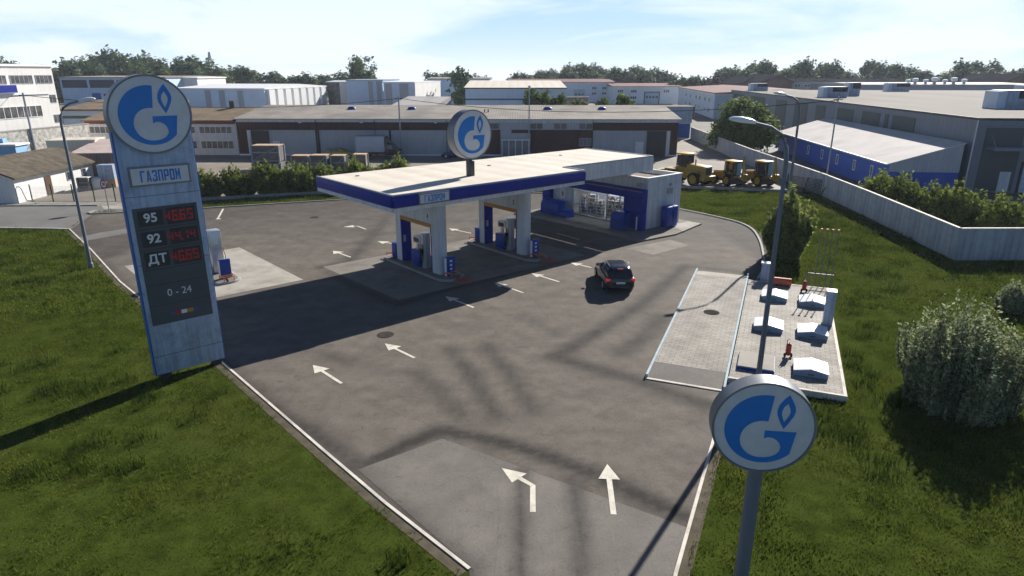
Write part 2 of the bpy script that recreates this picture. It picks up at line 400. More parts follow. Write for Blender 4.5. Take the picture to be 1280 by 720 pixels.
def wear_at(P, light=False):
    wear = np.zeros(len(P))
    for ln, w, a in (
            (px_line((857, 333), (808, 376), (760, 408), (714, 435), (694, 446), (714, 453), (760, 466), (808, 480), (886, 508)), .55, .75),
            (px_line((829, 397), (800, 425), (777, 442)), .6, .6), (px_line((857, 333), (905, 338), (950, 345)), .4, .6),
            (px_line((562, 439), (590, 470), (620, 519)), .45, .6), (px_line((607, 432), (640, 470), (666, 515)), .45, .6),
            (px_line((520, 467), (548, 490), (575, 520)), .5, .5), (px_line((655, 395), (700, 420)), .5, .35),
            (px_line((473, 574), (510, 556), (552, 538), (640, 556), (740, 592), (858, 648)), .42, .95),
            (px_line((283, 470), (340, 510), (400, 548), (448, 582)), .5, .7),
            (px_line((654, 590), (651, 640), (650, 720)), .28, .65), (px_line((718, 600), (724, 650), (727, 720)), .34, .65),
            (px_line((300, 277), (350, 274), (410, 276)), 1.1, .9), (px_line((330, 283), (400, 288), (460, 292)), .35, .45), (px_line((345, 292), (400, 297), (470, 300)), .35, .4),
            (px_line((120, 290), (160, 283)), 2.5, .35), (px_line((880, 296), (920, 293), (945, 303)), .5, .5), (px_line((850, 300), (905, 300), (935, 320)), .4, .35),
            (px_line((400, 442), (440, 452)), .6, .35), (px_line((400, 335), (440, 325), (490, 308)), .5, .6), (px_line((496, 382), (560, 362), (640, 340)), .5, .5), (px_line((407, 340), (496, 382)), .35, .5)):
        d = dist_poly(P, ln); wear = np.maximum(wear, (a if not light or w < .4 else 0)*np.exp(-(d/w)**2*1.15))
    edge = np.minimum(dist_poly(P, EL), dist_poly(P, ER2)); wear = np.maximum(wear, .5*np.exp(-(edge/.45)**2))
    return wear
def add_wear(m):
    n = m.node_tree.nodes; L = m.node_tree.links; b = n['Principled BSDF']; src = b.inputs['Base Color'].links[0].from_socket
    an = n.new('ShaderNodeAttribute'); an.attribute_name = 'wear'
    tc = n.new('ShaderNodeTexCoord')
    nz = n.new('ShaderNodeTexNoise'); nz.inputs['Scale'].default_value = 1.6; nz.inputs['Detail'].default_value = 8; nz.inputs['Roughness'].default_value = .75; L.new(tc.outputs['Object'], nz.inputs['Vector'])
    n1 = n.new('ShaderNodeMath'); n1.operation = 'MULTIPLY_ADD'; L.new(nz.outputs['Fac'], n1.inputs[0]); n1.inputs[1].default_value = 1.1; n1.inputs[2].default_value = .22
    mu = n.new('ShaderNodeMath'); mu.operation = 'MULTIPLY'; L.new(an.outputs['Fac'], mu.inputs[0]); L.new(n1.outputs[0], mu.inputs[1])
    m2 = n.new('ShaderNodeMath'); m2.operation = 'MULTIPLY'; L.new(mu.outputs[0], m2.inputs[0]); m2.inputs[1].default_value = 1.55; m2.use_clamp = True
    mx = n.new('ShaderNodeMix'); mx.data_type = 'RGBA'; L.new(m2.outputs[0], mx.inputs[0]); L.new(src, mx.inputs[6]); mx.inputs[7].default_value = (.044, .040, .036, 1)
    # fine grit and hairline cracks
    gr = n.new('ShaderNodeTexNoise'); gr.inputs['Scale'].default_value = 14; gr.inputs['Detail'].default_value = 6; gr.inputs['Roughness'].default_value = .8; L.new(tc.outputs['Object'], gr.inputs['Vector'])
    gp = n.new('ShaderNodeValToRGB'); gp.color_ramp.elements[0].position = .3; gp.color_ramp.elements[1].position = .72; gp.color_ramp.elements[0].color = (.72, .72, .72, 1); gp.color_ramp.elements[1].color = (1.22, 1.21, 1.2, 1); L.new(gr.outputs['Fac'], gp.inputs['Fac'])
    ml = n.new('ShaderNodeMix'); ml.data_type = 'RGBA'; ml.blend_type = 'MULTIPLY'; ml.inputs[0].default_value = 1; L.new(mx.outputs[2], ml.inputs[6]); L.new(gp.outputs['Color'], ml.inputs[7])
    vo = n.new('ShaderNodeTexVoronoi'); vo.feature = 'DISTANCE_TO_EDGE'; vo.inputs['Scale'].default_value = .16
    wn = n.new('ShaderNodeTexNoise'); wn.inputs['Scale'].default_value = .9; wn.inputs['Detail'].default_value = 5; L.new(tc.outputs['Object'], wn.inputs['Vector'])
    wa = n.new('ShaderNodeMix'); wa.data_type = 'RGBA'; wa.inputs[0].default_value = .35; wa.blend_type = 'ADD'; L.new(tc.outputs['Object'], wa.inputs[6]); L.new(wn.outputs['Color'], wa.inputs[7]); L.new(wa.outputs[2], vo.inputs['Vector'])
    vr = n.new('ShaderNodeValToRGB'); vr.color_ramp.elements[0].position = .0; vr.color_ramp.elements[1].position = .004; vr.color_ramp.elements[0].color = (.86, .86, .86, 1); L.new(vo.outputs['Distance'], vr.inputs['Fac'])
    mc = n.new('ShaderNodeMix'); mc.data_type = 'RGBA'; mc.blend_type = 'MULTIPLY'; mc.inputs[0].default_value = 1; L.new(ml.outputs[2], mc.inputs[6]); L.new(vr.outputs['Color'], mc.inputs[7])
    sp = n.new('ShaderNodeTexNoise'); sp.inputs['Scale'].default_value = 2.3; sp.inputs['Detail'].default_value = 3; sp.inputs['Distortion'].default_value = .8; L.new(tc.outputs['Object'], sp.inputs['Vector'])
    sr = n.new('ShaderNodeValToRGB'); sr.color_ramp.elements[0].position = .60; sr.color_ramp.elements[1].position = .74; sr.color_ramp.elements[0].color = (1, 1, 1, 1); sr.color_ramp.elements[1].color = (.80, .79, .78, 1); L.new(sp.outputs['Fac'], sr.inputs['Fac'])
    ms = n.new('ShaderNodeMix'); ms.data_type = 'RGBA'; ms.blend_type = 'MULTIPLY'; ms.inputs[0].default_value = 1; L.new(mc.outputs[2], ms.inputs[6]); L.new(sr.outputs['Color'], ms.inputs[7])
    bl = n.new('ShaderNodeTexNoise'); bl.inputs['Scale'].default_value = .45; bl.inputs['Detail'].default_value = 9; bl.inputs['Roughness'].default_value = .72; L.new(tc.outputs['Object'], bl.inputs['Vector'])
    br_ = n.new('ShaderNodeValToRGB'); br_.color_ramp.elements[0].position = .36; br_.color_ramp.elements[1].position = .62; br_.color_ramp.elements[0].color = (.84, .83, .82, 1); br_.color_ramp.elements[1].color = (1.10, 1.09, 1.07, 1); L.new(bl.outputs['Fac'], br_.inputs['Fac'])
    mt = n.new('ShaderNodeMix'); mt.data_type = 'RGBA'; mt.blend_type = 'MULTIPLY'; mt.inputs[0].default_value = 1; L.new(ms.outputs[2], mt.inputs[6]); L.new(br_.outputs['Color'], mt.inputs[7])
    L.new(mt.outputs[2], b.inputs['Base Color'])
m = mat('forecourt asphalt', (.145, .127, .107), rough=.88, var=.10, scale=.9, dark=(.108, .096, .084), dscale=.22, damt=.7, bump=.3, bscale=45)
add_wear(m)
add_wear(M['patch'])
me = gridded('forecourt', FC)
fo = struct(link('forecourt', me, m, None, (0, 0, .020)))

pad3 = [SW(17.2, -39.6), SW(17.3, -50.6), SW(9.6, -50.4), SW(9.6, -39.5)]
sheet('pad', [p[:2] for p in pad3], .026, 'pad')
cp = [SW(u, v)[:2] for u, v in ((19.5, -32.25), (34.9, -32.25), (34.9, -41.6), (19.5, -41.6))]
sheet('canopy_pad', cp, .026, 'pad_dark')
struct(link('asphalt_patch', gridded('asphalt_patch', [G(447, 588), G(553, 549), G(858, 660)]+[(3.9, 13.25), (3.2, 11.2), (-.9, 11.2), (-1.0, 13.9)], .2, True), 'patch', None, (0, 0, .026)))
sheet('asphalt_patch', [G(783, 311), G(838, 300), G(862, 307), G(816, 319)], .026, 'pad_dark')
sheet('road_joint', [G(100, 297), G(125, 291), G(230, 275), G(232, 278), G(175, 289), G(104, 302)], .026, 'road')

# dirt verges beside the kerbs and the kerbs themselves
def offset(pts, d):
    out = []
    for i, p in enumerate(pts):
        a = np.array(pts[max(i-1, 0)]); b = np.array(pts[min(i+1, len(pts)-1)]); t = (b-a)/np.linalg.norm(b-a)
        out.append((p[0]-t[1]*d, p[1]+t[0]*d))
    return out
def strip(name, pts, d0, d1, z0, z1, m, kind='structure'):
    a = offset(pts, d0); c = offset(pts, d1); b = MB()
    for i in range(len(pts)-1):
        b.prism([a[i], a[i+1], c[i+1], c[i]], z0, z1)
    return struct(b.build(name, m), kind)
def ribbon(name, pts, d0, d1, z, m):
    a = offset(pts, d0); c = offset(pts, d1); b = MB()
    for i in range(len(pts)-1): b.quad((*a[i], z), (*a[i+1], z), (*c[i+1], z), (*c[i], z))
    return struct(b.build(name, m))
def refine(pts, k=4):
    P = [np.array(p) for p in pts]; out = []
    for i in range(len(P)-1):
        p0, p1, p2, p3 = P[max(i-1, 0)], P[i], P[i+1], P[min(i+2, len(P)-1)]
        for j in range(k):
            t = j/k; out.append(tuple(.5*((2*p1)+(-p0+p2)*t+(2*p0-5*p1+4*p2-p3)*t*t+(-p0+3*p1-3*p2+p3)*t**3)))
    return out+[tuple(P[-1])]
kl = EL[1:-1]
strip('kerb', kl, -.05, .05, -.02, .04, 'kerb'); ribbon('verge', kl, -.38, -.06, .012, 'dirt')
kr = ER
strip('kerb', kr, -.05, .05, -.02, .04, 'kerb'); ribbon('verge', kr, -.36, -.06, .012, 'dirt')
kb = refine(ER2[0:10], 5); ribbon('verge', kb, -.45, -.06, .012, 'dirt')
strip('kerb', kb, -.07, .08, -.02, .12, 'kerb_grey')
kh = refine(ER2[9:], 3); strip('kerb', kh, -.08, .08, -.02, .12, 'kerb_grey')
strip('kerb', refine([(-29.75, 61.69), (-33.67, 60.55), (-38.59, 59.21), (-39.09, 60.74)], 3), -.08, .08, -.02, .12, 'kerb_grey')
strip('kerb', [(-120.6, 53.65), (-43.21, 53.46), (-36.58, 52.98)], -.08, .06, -.02, .11, 'kerb')
strip('kerb', [(-120.6, 63.03), (-49.75, 63.03), (-40.4, 63.22)], -.08, .08, -.02, .11, 'kerb_grey')

# painted markings, each one sheet
def mark(label_pts, z=.032):
    b = MB()
    for poly in label_pts: b.add([(p[0], p[1], z) for p in poly], [tuple(range(len(poly)))])
    return struct(b.build('road_marking', 'paint'))
def arrow(tail, tip, bend=None, w=.14, hw=.36, hl=.85):
    pts = [np.array(G(*tail))]+([np.array(G(*bend))] if bend else [])+[np.array(G(*tip))]
    d = pts[-1]-pts[-2]; d /= np.linalg.norm(d); nn = np.array([-d[1], d[0]]); nk = pts[-1]-d*hl
    polys = [[pts[-1], nk+nn*hw, nk-nn*hw]]
    seg = pts[:-1]+[nk]
    a = offset([tuple(p) for p in seg], w/2); c = offset([tuple(p) for p in seg], -w/2)
    for i in range(len(seg)-1): polys.append([c[i], c[i+1], a[i+1], a[i]])
    mark(polys)
arrow((666, 641), (627, 586), (666, 608), w=.17, hw=.34, hl=.80)
arrow((767, 644), (759, 581), None, w=.17, hw=.34, hl=.85)
arrow((427, 480), (391, 457)); arrow((518, 448), (481, 430))
arrow((592, 385), (557, 371)); arrow((654, 366.5), (618, 354)); arrow((699, 352.8), (664, 342)); arrow((739, 335), (712, 328.5))
arrow((438.5, 322), (416, 314), hw=.42); arrow((457.5, 287), (429, 284), (447, 283), hw=.42); arrow((497, 306), (472, 302), hw=.42); arrow((589, 292), (561, 286), hw=.4)
def line(a, b2, w=.12): mark([[offset([G(*a), G(*b2)], w/2)[0], offset([G(*a), G(*b2)], w/2)[1], offset([G(*a), G(*b2)], -w/2)[1], offset([G(*a), G(*b2)], -w/2)[0]]])
line((696, 292), (724, 300), .11)
line((279, 261.5), (272.5, 273.5), .16); line((270, 274), (276, 274), .3)
for px, r_ in (((482, 419), .42), ((393, 272), .4)):
    b = MB(); c = G(*px); b.add([(c[0]+r_*math.cos(2*PI*k/20), c[1]+r_*math.sin(2*PI*k/20), .034) for k in range(20)], [tuple(range(20))])
    tag(b.build('manhole_cover', 'cast_iron'), 'dark round manhole cover in the asphalt near the painted arrow' if px[0] > 450 else 'dark round manhole cover at the far side of the forecourt near the hedge', 'manhole cover')

# tank area paving
mp = bpy.data.materials.new('pavers'); mp.use_nodes = True; n = mp.node_tree.nodes; L = mp.node_tree.links; b = n['Principled BSDF']; b.inputs['Roughness'].default_value = .85
tc = n.new('ShaderNodeTexCoord'); br = n.new('ShaderNodeTexBrick'); br.inputs['Scale'].default_value = 1.0; br.inputs['Brick Width'].default_value = .42; br.inputs['Row Height'].default_value = .21
br.inputs['Mortar Size'].default_value = .012; br.inputs['Color1'].default_value = (.40, .365, .31, 1); br.inputs['Color2'].default_value = (.31, .285, .24, 1); br.inputs['Mortar'].default_value = (.15, .135, .11, 1)
L.new(tc.outputs['Object'], br.inputs['Vector']); nz = n.new('ShaderNodeTexNoise'); nz.inputs['Scale'].default_value = .55; nz.inputs['Detail'].default_value = 6; nz.inputs['Roughness'].default_value = .7; L.new(tc.outputs['Object'], nz.inputs['Vector'])
rp = n.new('ShaderNodeValToRGB'); rp.color_ramp.elements[0].position = .36; rp.color_ramp.elements[1].position = .6; rp.color_ramp.elements[0].color = (.62, .6, .57, 1); L.new(nz.outputs['Fac'], rp.inputs['Fac'])
mm = n.new('ShaderNodeMix'); mm.data_type = 'RGBA'; mm.blend_type = 'MULTIPLY'; mm.inputs[0].default_value = 1; L.new(br.outputs['Color'], mm.inputs[6]); L.new(rp.outputs['Color'], mm.inputs[7]); L.new(mm.outputs[2], b.inputs['Base Color'])
bp = n.new('ShaderNodeBump'); bp.inputs['Strength'].default_value = .5; bp.inputs['Distance'].default_value = .02; L.new(br.outputs['Fac'], bp.inputs['Height']); bp.invert = True; L.new(bp.outputs['Normal'], b.inputs['Normal'])
M['pavers'] = mp
mp2 = mp.copy(); mp2.name = 'worn ramp pavers'; M['pavers_worn'] = mp2
for nd in mp2.node_tree.nodes:
    if nd.type == 'TEX_BRICK': nd.inputs['Color1'].default_value = (.33, .30, .25, 1); nd.inputs['Color2'].default_value = (.27, .245, .205, 1); nd.inputs['Mortar'].default_value = (.12, .11, .095, 1)
    if nd.type == 'VALTORGB': nd.color_ramp.elements[0].color = (.6, .585, .56, 1)
q0 = QW(0, 0)
b = MB(); b.xprism([(1.5, -.02), (1.5, .16), (16.4, .16), (16.4, -.02)], .1, 3.15); struct(b.build('ramp_paving', 'pavers_worn', None, q0, QR)).scale = (1, .964, 1)
b = MB(); b.xprism([(0, -.02), (0, .03), (1.497, .157), (1.497, -.02)], .1, 3.15); struct(b.build('ramp_apron', 'patch', None, q0, QR)).scale = (1, .964, 1)
b = MB(); b.xprism([(16.403, -.02), (16.403, .157), (17.7, .03), (17.7, -.02)], .1, 3.15); struct(b.build('ramp_apron', 'pad', None, q0, QR)).scale = (1, .964, 1)
b = MB(); b.box(0, .097, -.05, 17.7, -.02, .2); b.box(3.153, 3.25, -.05, 17.7, -.02, .2); struct(b.build('kerb', 'pale_blue_line', None, q0, QR)).scale = (1, .964, 1)
b = MB(); b.box(0, 3.25, -.2, -.053, -.02, .06); struct(b.build('kerb', 'kerb', None, q0, QR)).scale = (1, .964, 1)
b = MB(); b.box(3.30, 7.62, .88, 15.85, -.02, .25); struct(b.build('tank_paving', 'pavers', None, q0, QR)).scale = (1, .964, 1)
b = MB(); b.box(3.27, 7.75, .75, .877, -.02, .27); b.box(7.623, 7.75, .88, 16, -.02, .27); b.box(3.27, 7.62, 15.853, 16, -.02, .27); struct(b.build('kerb', 'kerb', None, q0, QR)).scale = (1, .964, 1)

# ------------------------------------------------------------------ grass blades
def vnoise(P, sc, seed):
    r = np.random.default_rng(seed); T = r.random((64, 64)); q = P*sc; i = np.floor(q).astype(int); f = q-i; f = f*f*(3-2*f)
    a = T[i[:, 0] % 64, i[:, 1] % 64]; b_ = T[(i[:, 0]+1) % 64, i[:, 1] % 64]; c = T[i[:, 0] % 64, (i[:, 1]+1) % 64]; d = T[(i[:, 0]+1) % 64, (i[:, 1]+1) % 64]
    return a*(1-f[:, 0])*(1-f[:, 1])+b_*f[:, 0]*(1-f[:, 1])+c*(1-f[:, 0])*f[:, 1]+d*f[:, 0]*f[:, 1]
Q = lambda x, y: QW(x, y)[:2]
SLAB = [Q(-.1, -.3), Q(3.2, -.3), Q(3.2, .7), Q(7.85, .7), Q(7.85, 16.1), Q(3.2, 16.1), Q(3.2, 17.8), Q(-.1, 17.8)]
HB = [(-31.86, 66.1), (-20.1, 70.69), (-2.01, 76.43), (18.99, 73.56), (30.75, 70.79), (32.46, 67.44), (31.76, 57.1), (30.5, 43.61), (90.45, 43.61), (90.45, -0.32), (-90.45, -0.32), (-90.45, 53.18), (-43.21, 53.18), (-36.78, 52.79)]
LAWN = [(-90.45, 2.55), (90.45, 2.55), (90.45, 43.41), (30.55, 43.51), (31.86, 57.1), (32.56, 67.53), (30.55, 70.5), (18.99, 73.27), (-2.01, 76.14), (-20.1, 70.5), (-33.16, 64.76), (-33.47, 61.5), (-38.79, 59.59), (-36.78, 52.89), (-43.21, 53.08), (-90.45, 53.18)]
def in_view(P, pad=40):
    c, s = math.cos(CP), math.sin(CP); d = P[:, 1]*c+CH*s; v = P[:, 1]*s-CH*c
    px = 640+CF*P[:, 0]/d; py = 360-CF*v/d
    return (px > -pad*3) & (px < 1280+pad*3) & (py < 720+pad*2)
def sample_lawn(nn, y0, y1):
    P = np.stack([rng.uniform(-50, 50, nn), rng.uniform(y0, y1, nn)], 1)
    k = in_view(P) & inside(P, LAWN) & ~inside(P, FC) & ~inside(P, SLAB)
    P = P[k]; e = np.minimum(dist_poly(P, EL), np.minimum(dist_poly(P, ER), dist_poly(P, ER2)))
    k = e > .07+.42*vnoise(P, 1.3, 3)*vnoise(P, 4.1, 4)*1.5
    k &= ~((np.abs(P[:, 0]+14) < .9) & (np.abs(P[:, 1]-26) < 1.1) & (rng.random(len(P)) < .5))
    return P[k]
def blades(name, P, hmin, hmax, w, m, lean=.5, tuft=None):
    nn = len(P); f = vnoise(P, .55, 11)*.55+vnoise(P, 1.7, 12)*.45
    f = ((f-.25)/.5).clip(0, 1)
    h = (hmin+(hmax-hmin)*f**1.5)*rng.uniform(.6, 1.3, nn)
    if tuft is not None: h = tuft*rng.uniform(.6, 1.2, nn)
    a = rng.uniform(0, 2*PI, nn); la = rng.uniform(0, 2*PI, nn); ll = rng.uniform(0, lean, nn)*h
    ww = w*rng.uniform(.6, 1.4, nn)
    dx, dy = np.cos(a)*ww/2, np.sin(a)*ww/2; z = np.zeros(nn)
    lx, ly = np.cos(la)*ll, np.sin(la)*ll
    V = np.stack([np.stack([P[:, 0]-dx, P[:, 1]-dy, z], 1), np.stack([P[:, 0]+dx, P[:, 1]+dy, z], 1), np.stack([P[:, 0]+lx, P[:, 1]+ly, h], 1)], 1).reshape(-1, 3)
    return struct(link(name, quads_mesh(name, V, 3), m), 'stuff')
def grassmat(name, lo, hi, yel):
    m = bpy.data.materials.new(name); m.use_nodes = True; n = m.node_tree.nodes; L = m.node_tree.links; b = n['Principled BSDF']
    b.inputs['Roughness'].default_value = .7; b.inputs['Specular IOR Level'].default_value = .0
    ge = n.new('ShaderNodeNewGeometry')
    def nz(s, d=3):
        t = n.new('ShaderNodeTexNoise'); t.inputs['Scale'].default_value = s; t.inputs['Detail'].default_value = d; t.inputs['Roughness'].default_value = .65; L.new(ge.outputs['Position'], t.inputs['Vector']); return t.outputs['Fac']
    a = n.new('ShaderNodeMath'); a.operation = 'MULTIPLY_ADD'; L.new(ge.outputs['Random Per Island'], a.inputs[0]); a.inputs[1].default_value = .35; L.new(nz(.7, 5), a.inputs[2])
    r = n.new('ShaderNodeValToRGB'); r.color_ramp.elements[0].position = .46; r.color_ramp.elements[1].position = .86; r.color_ramp.elements[0].color = (*lo, 1); r.color_ramp.elements[1].color = (*hi, 1); L.new(a.outputs[0], r.inputs['Fac'])
    r2 = n.new('ShaderNodeValToRGB'); r2.color_ramp.elements[0].position = .5; r2.color_ramp.elements[1].position = .68; r2.color_ramp.elements[1].color = (.7, .7, .7, 1); L.new(nz(.38, 6), r2.inputs['Fac'])
    mx = n.new('ShaderNodeMix'); mx.data_type = 'RGBA'; L.new(r2.outputs['Color'], mx.inputs[0]); L.new(r.outputs['Color'], mx.inputs[6]); mx.inputs[7].default_value = (*yel, 1); L.new(mx.outputs[2], b.inputs['Base Color'])
    tr = n.new('ShaderNodeBsdfTranslucent'); L.new(mx.outputs[2], tr.inputs['Color']); ms = n.new('ShaderNodeMixShader'); ms.inputs[0].default_value = .3
    L.new(b.outputs[0], ms.inputs[1]); L.new(tr.outputs[0], ms.inputs[2]); L.new(ms.outputs[0], n['Material Output'].inputs['Surface'])
    return m
M['grass'] = grassmat('grass blades', (.030, .053, .005), (.140, .172, .022), (.205, .205, .036))
M['tuft'] = grassmat('dark tuft blades', (.018, .040, .005), (.065, .100, .014), (.07, .10, .016))
blades('grass', sample_lawn(640000, 10, 33), .03, .12, .03, 'grass', .9)
blades('grass', sample_lawn(330000, 33, 77), .06, .18, .07, 'grass', .9)
ct = sample_lawn(1500, 10, 75); ct = ct[vnoise(ct, .12, 21) > .45]
TP = np.concatenate([ct[i]+rng.normal(size=(70, 2))*.22*(1+ct[i][1]/60) for i in range(len(ct))]); e = np.minimum(dist_poly(TP, EL), np.minimum(dist_poly(TP, ER), dist_poly(TP, ER2)))
blades('tall_grass', TP[(e > .2) & ~inside(TP, FC) & ~inside(TP, SLAB)], .2, .4, .04, 'tuft', .6, tuft=.34)

# ================================================================== STATION
def clear_glass(name, tint=(.8, .85, .88), refl=.12):
    m = bpy.data.materials.new(name); m.use_nodes = True; n = m.node_tree.nodes; L = m.node_tree.links
    n.remove(n['Principled BSDF']); t = n.new('ShaderNodeBsdfTransparent'); t.inputs[0].default_value = (*tint, 1); gl = n.new('ShaderNodeBsdfGlossy'); gl.inputs['Roughness'].default_value = .04
    ms = n.new('ShaderNodeMixShader'); ms.inputs[0].default_value = .07
    L.new(t.outputs[0], ms.inputs[1]); L.new(gl.outputs[0], ms.inputs[2]); L.new(ms.outputs[0], n['Material Output'].inputs['Surface']); return m
M['clear'] = clear_glass('clear shop glass')
def arc(cx, cy, r, a0, a1, n=24, ry=None):
    return [(cx+r*math.cos(R(a0+(a1-a0)*i/n)), cy+(ry or r)*math.sin(R(a0+(a1-a0)*i/n))) for i in range(n+1)]
def logo(parent, rad, loc, rot, ext=.008):
    # letter of the round emblem: outer bow, mouth bar and inner counter
    outer = arc(0, -.02, .79, 80, 317, 40)
    g = outer+[(.66, -.045), (.03, -.045), (.03, -.235), (.10, -.195), (.19, -.20), (.28, -.245), (.35, -.32), (.385, -.42), (.37, -.52), (.31, -.60), (.22, -.655), (.10, -.685)]
    g += arc(-.02, -.255, .435, 275, 78, 26)
    k = lambda pts: [(p[0]*rad, p[1]*rad) for p in pts]
    shape2d('emblem_letter', [k(g)], 'logo_blue', parent, loc, rot, ext)
    fl = [(.43, .80), (.50, .68), (.565, .55), (.585, .44), (.56, .33), (.48, .17), (.39, .02), (.31, .16), (.24, .32), (.225, .43), (.25, .55), (.33, .69)]
    hole = [(.415, .61), (.465, .51), (.49, .42), (.47, .33), (.385, .17), (.325, .33), (.315, .42), (.345, .52)]
    shape2d('emblem_flame', [k(fl), k(hole)], 'logo_blue', parent, loc, rot, ext)
def roundel(parent, R_, th, zc, y=0.):
    b = MB(); b.lathe_y([(R_*.955, -th/2+.02), (R_*.96, -th/2-.02), (R_, -th/2-.02), (R_, th/2+.02), (R_*.96, th/2+.02), (R_*.955, th/2-.02)], 56, (0, y, zc)); b.build('roundel_rim', 'rim', parent, smooth=True)
    b = MB(); b.lathe_y([(R_*.953, -th/2), (R_*.953, th/2)], 56, (0, y, zc)); f = b.build('roundel_face', 'sign_face', parent)
    logo(f, R_*.95, (0, y-th/2-.006, zc), (R(90), 0, 0))

def block_word(name, parent, word, m, h, w, gap, x, y, z):
    b = MB(); t_ = .30*w*1.05; n_ = len(word); tot = n_*w+(n_-1)*gap; x0 = x-tot/2
    def B_(a, c, e, f): b.box(x0+a*w, x0+c*w, y-.006, y, z-h/2+e*h, z-h/2+f*h)
    def D_(pts): b.yprism([(x0+p[0]*w, z-h/2+p[1]*h) for p in pts], y-.006, y)
    k = .32; v = .15
    for ch in word:
        if ch == 'Г': B_(0, k, 0, 1); B_(k, .95, 1-v, 1)
        elif ch == 'А': D_([(0, 0), (k*.95, 0), (.62, 1), (.34, 1)]); D_([(1-k*.95, 0), (1, 0), (.68, 1), (.62, 1), (.52, .75)]); B_(.3, .7, .2, .32)
        elif ch == 'З': B_(.05, .85, 1-v, 1); B_(.3, .85, .44, .57); B_(.05, .85, 0, v); B_(1-k, 1, .56, .95); B_(1-k, 1, .05, .46); B_(0, k*.9, .12, .3); B_(0, k*.9, .72, .9)
        elif ch == 'П': B_(0, k, 0, 1); B_(1-k, 1, 0, 1); B_(k, 1-k, 1-v, 1)
        elif ch == 'Р': B_(0, k, 0, 1); B_(k, .9, 1-v, 1); B_(k, .9, .36, .36+v); B_(1-k, 1, .42, .95)
        elif ch == 'О': B_(0, k, .05, .95); B_(1-k, 1, .05, .95); B_(.06, .94, 1-v, 1); B_(.06, .94, 0, v)
        elif ch == 'М': B_(0, k*.85, 0, 1); B_(1-k*.85, 1, 0, 1); D_([(k*.85, 1), (k*.85, .62), (.5, .12), (1-k*.85, .62), (1-k*.85, 1), (.5, .5)])
        x0 += w+gap
    return b.build(name, m, parent)
SEG = {'0': 'abcdef', '1': 'bc', '2': 'abged', '3': 'abgcd', '4': 'fgbc', '5': 'afgcd', '6': 'afgedc', '7': 'abc', '8': 'abcdefg', '9': 'abcdfg'}
def led(parent, s, x, z, h, y):
    w = h*.5; t = h*.13; cx = x-(len(s)-1)*h*.62/2*.95
    for ch in s:
        b = MB()
        if ch == '.': b.box(cx-h*.415, cx-h*.415+t*1.15, y-.006, y, z-h/2, z-h/2+t*1.15); b.build('decimal_point', 'led_red', parent); continue
        for k in SEG[ch]:
            X0, X1 = cx-w/2, cx+w/2
            r_ = {'a': (X0, X1, z+h/2-t, z+h/2), 'd': (X0, X1, z-h/2, z-h/2+t), 'g': (X0, X1, z-t/2, z+t/2), 'f': (X0, X0+t, z+t*.6, z+h/2-t*1.1), 'b': (X1-t, X1, z+t*.6, z+h/2-t*1.1), 'e': (X0, X0+t, z-h/2+t*1.1, z-t*.6), 'c': (X1-t, X1, z-h/2+t*1.1, z-t*.6)}[k]
            b.box(r_[0], r_[1], y-.006, y, r_[2], r_[3])
        cx += h*.68
        b.build('price_digit', 'led_red', parent)

# ---- price pylon
t = thing('price_pylon', 'tall pale blue price pylon with round emblem on top standing on the grass', 'price sign', SW(7.55, -29.85), SR)
b = MB(); b.box(-1.37, 1.37, -.16, .2, .24, 10.2); py = b.build('pylon_panel', 'pylon', t, bevel=.015)
b = MB(); b.box(-1.43, -1.372, -.165, .2, .24, 10.2); b.box(1.372, 1.41, -.12, .2, .24, 10.2); b.build('blue_edge', 'edge_blue', t)
b = MB(); b.box(-1.37, 1.37, -.163, -.1605, 1.03, 1.05); b.box(-1.37, 1.37, -.163, -.1605, 5.0, 5.02); b.box(-1.37, 1.37, -.163, -.1605, 7.72, 7.74); b.build('panel_seam', 'slate', t)
for x in (-1.05, 1.05):
    b = MB(); b.box(x-.2, x+.2, -.12, .14, -.05, .24); b.build('foot', 'dark', t)
roundel(t, 1.47, .60, 10.80, .02)
b = MB(); b.box(-1.10, 1.10, -.235, -.16, 8.12, 8.88); nb = b.build('name_board', 'rim', t)
b = MB(); b.box(-1.03, 1.03, -.245, -.236, 8.19, 8.81); nf = b.build('name_face', 'sign_face', nb)
block_word('lettering', nf, 'ГАЗПРОМ', 'logo_blue', .44, .175, .035, 0, -.247, 8.50)
b = MB(); b.box(-1.2, 1.16, -.20, -.16, 2.42, 7.28); bd = b.build('price_board', 'slate', t)
b = MB()
for z in (6.44, 5.6, 4.76, 4.12, 3.25): b.box(-1.2, 1.16, -.2035, -.2005, z-.012, z+.012)
b.build('board_seam', 'slate2', bd)
for z, lab, pr in ((6.86, '95', '46.65'), (6.02, '92', '44.14'), (5.18, 'ДТ', '46.65')):
    b = MB(); b.box(-1.06, -.16, -.212, -.2005, z-.31, z+.31); pl = b.build('grade_plate', 'slate2', bd)
    text('lettering', lab, 'letter_white', .5, pl, (-.61, -.217, z), (R(90), 0, 0), 1.0, .012)
    b = MB(); b.box(-.02, 1.06, -.212, -.2005, z-.33, z+.33); sc = b.build('price_screen', 'slate2', bd)
    led(sc, pr, .49, z, .42, -.214)
text('opening_hours', '0 - 24', 'letter_white', .42, bd, (0, -.206, 3.70), (R(90), 0, 0), .95, .0)
for i, (w, c) in enumerate(((.1, 'edge_blue'), (.24, 'red'), (.22, 'white_clean'), (.24, 'orange'), (.1, 'edge_blue'))):
    x = (-.42, -.2, .05, .3, .52)[i]; b = MB(); b.box(x-w/2, x+w/2, -.21, -.2005, 2.72, 2.88); b.build('payment_badge', c, bd)

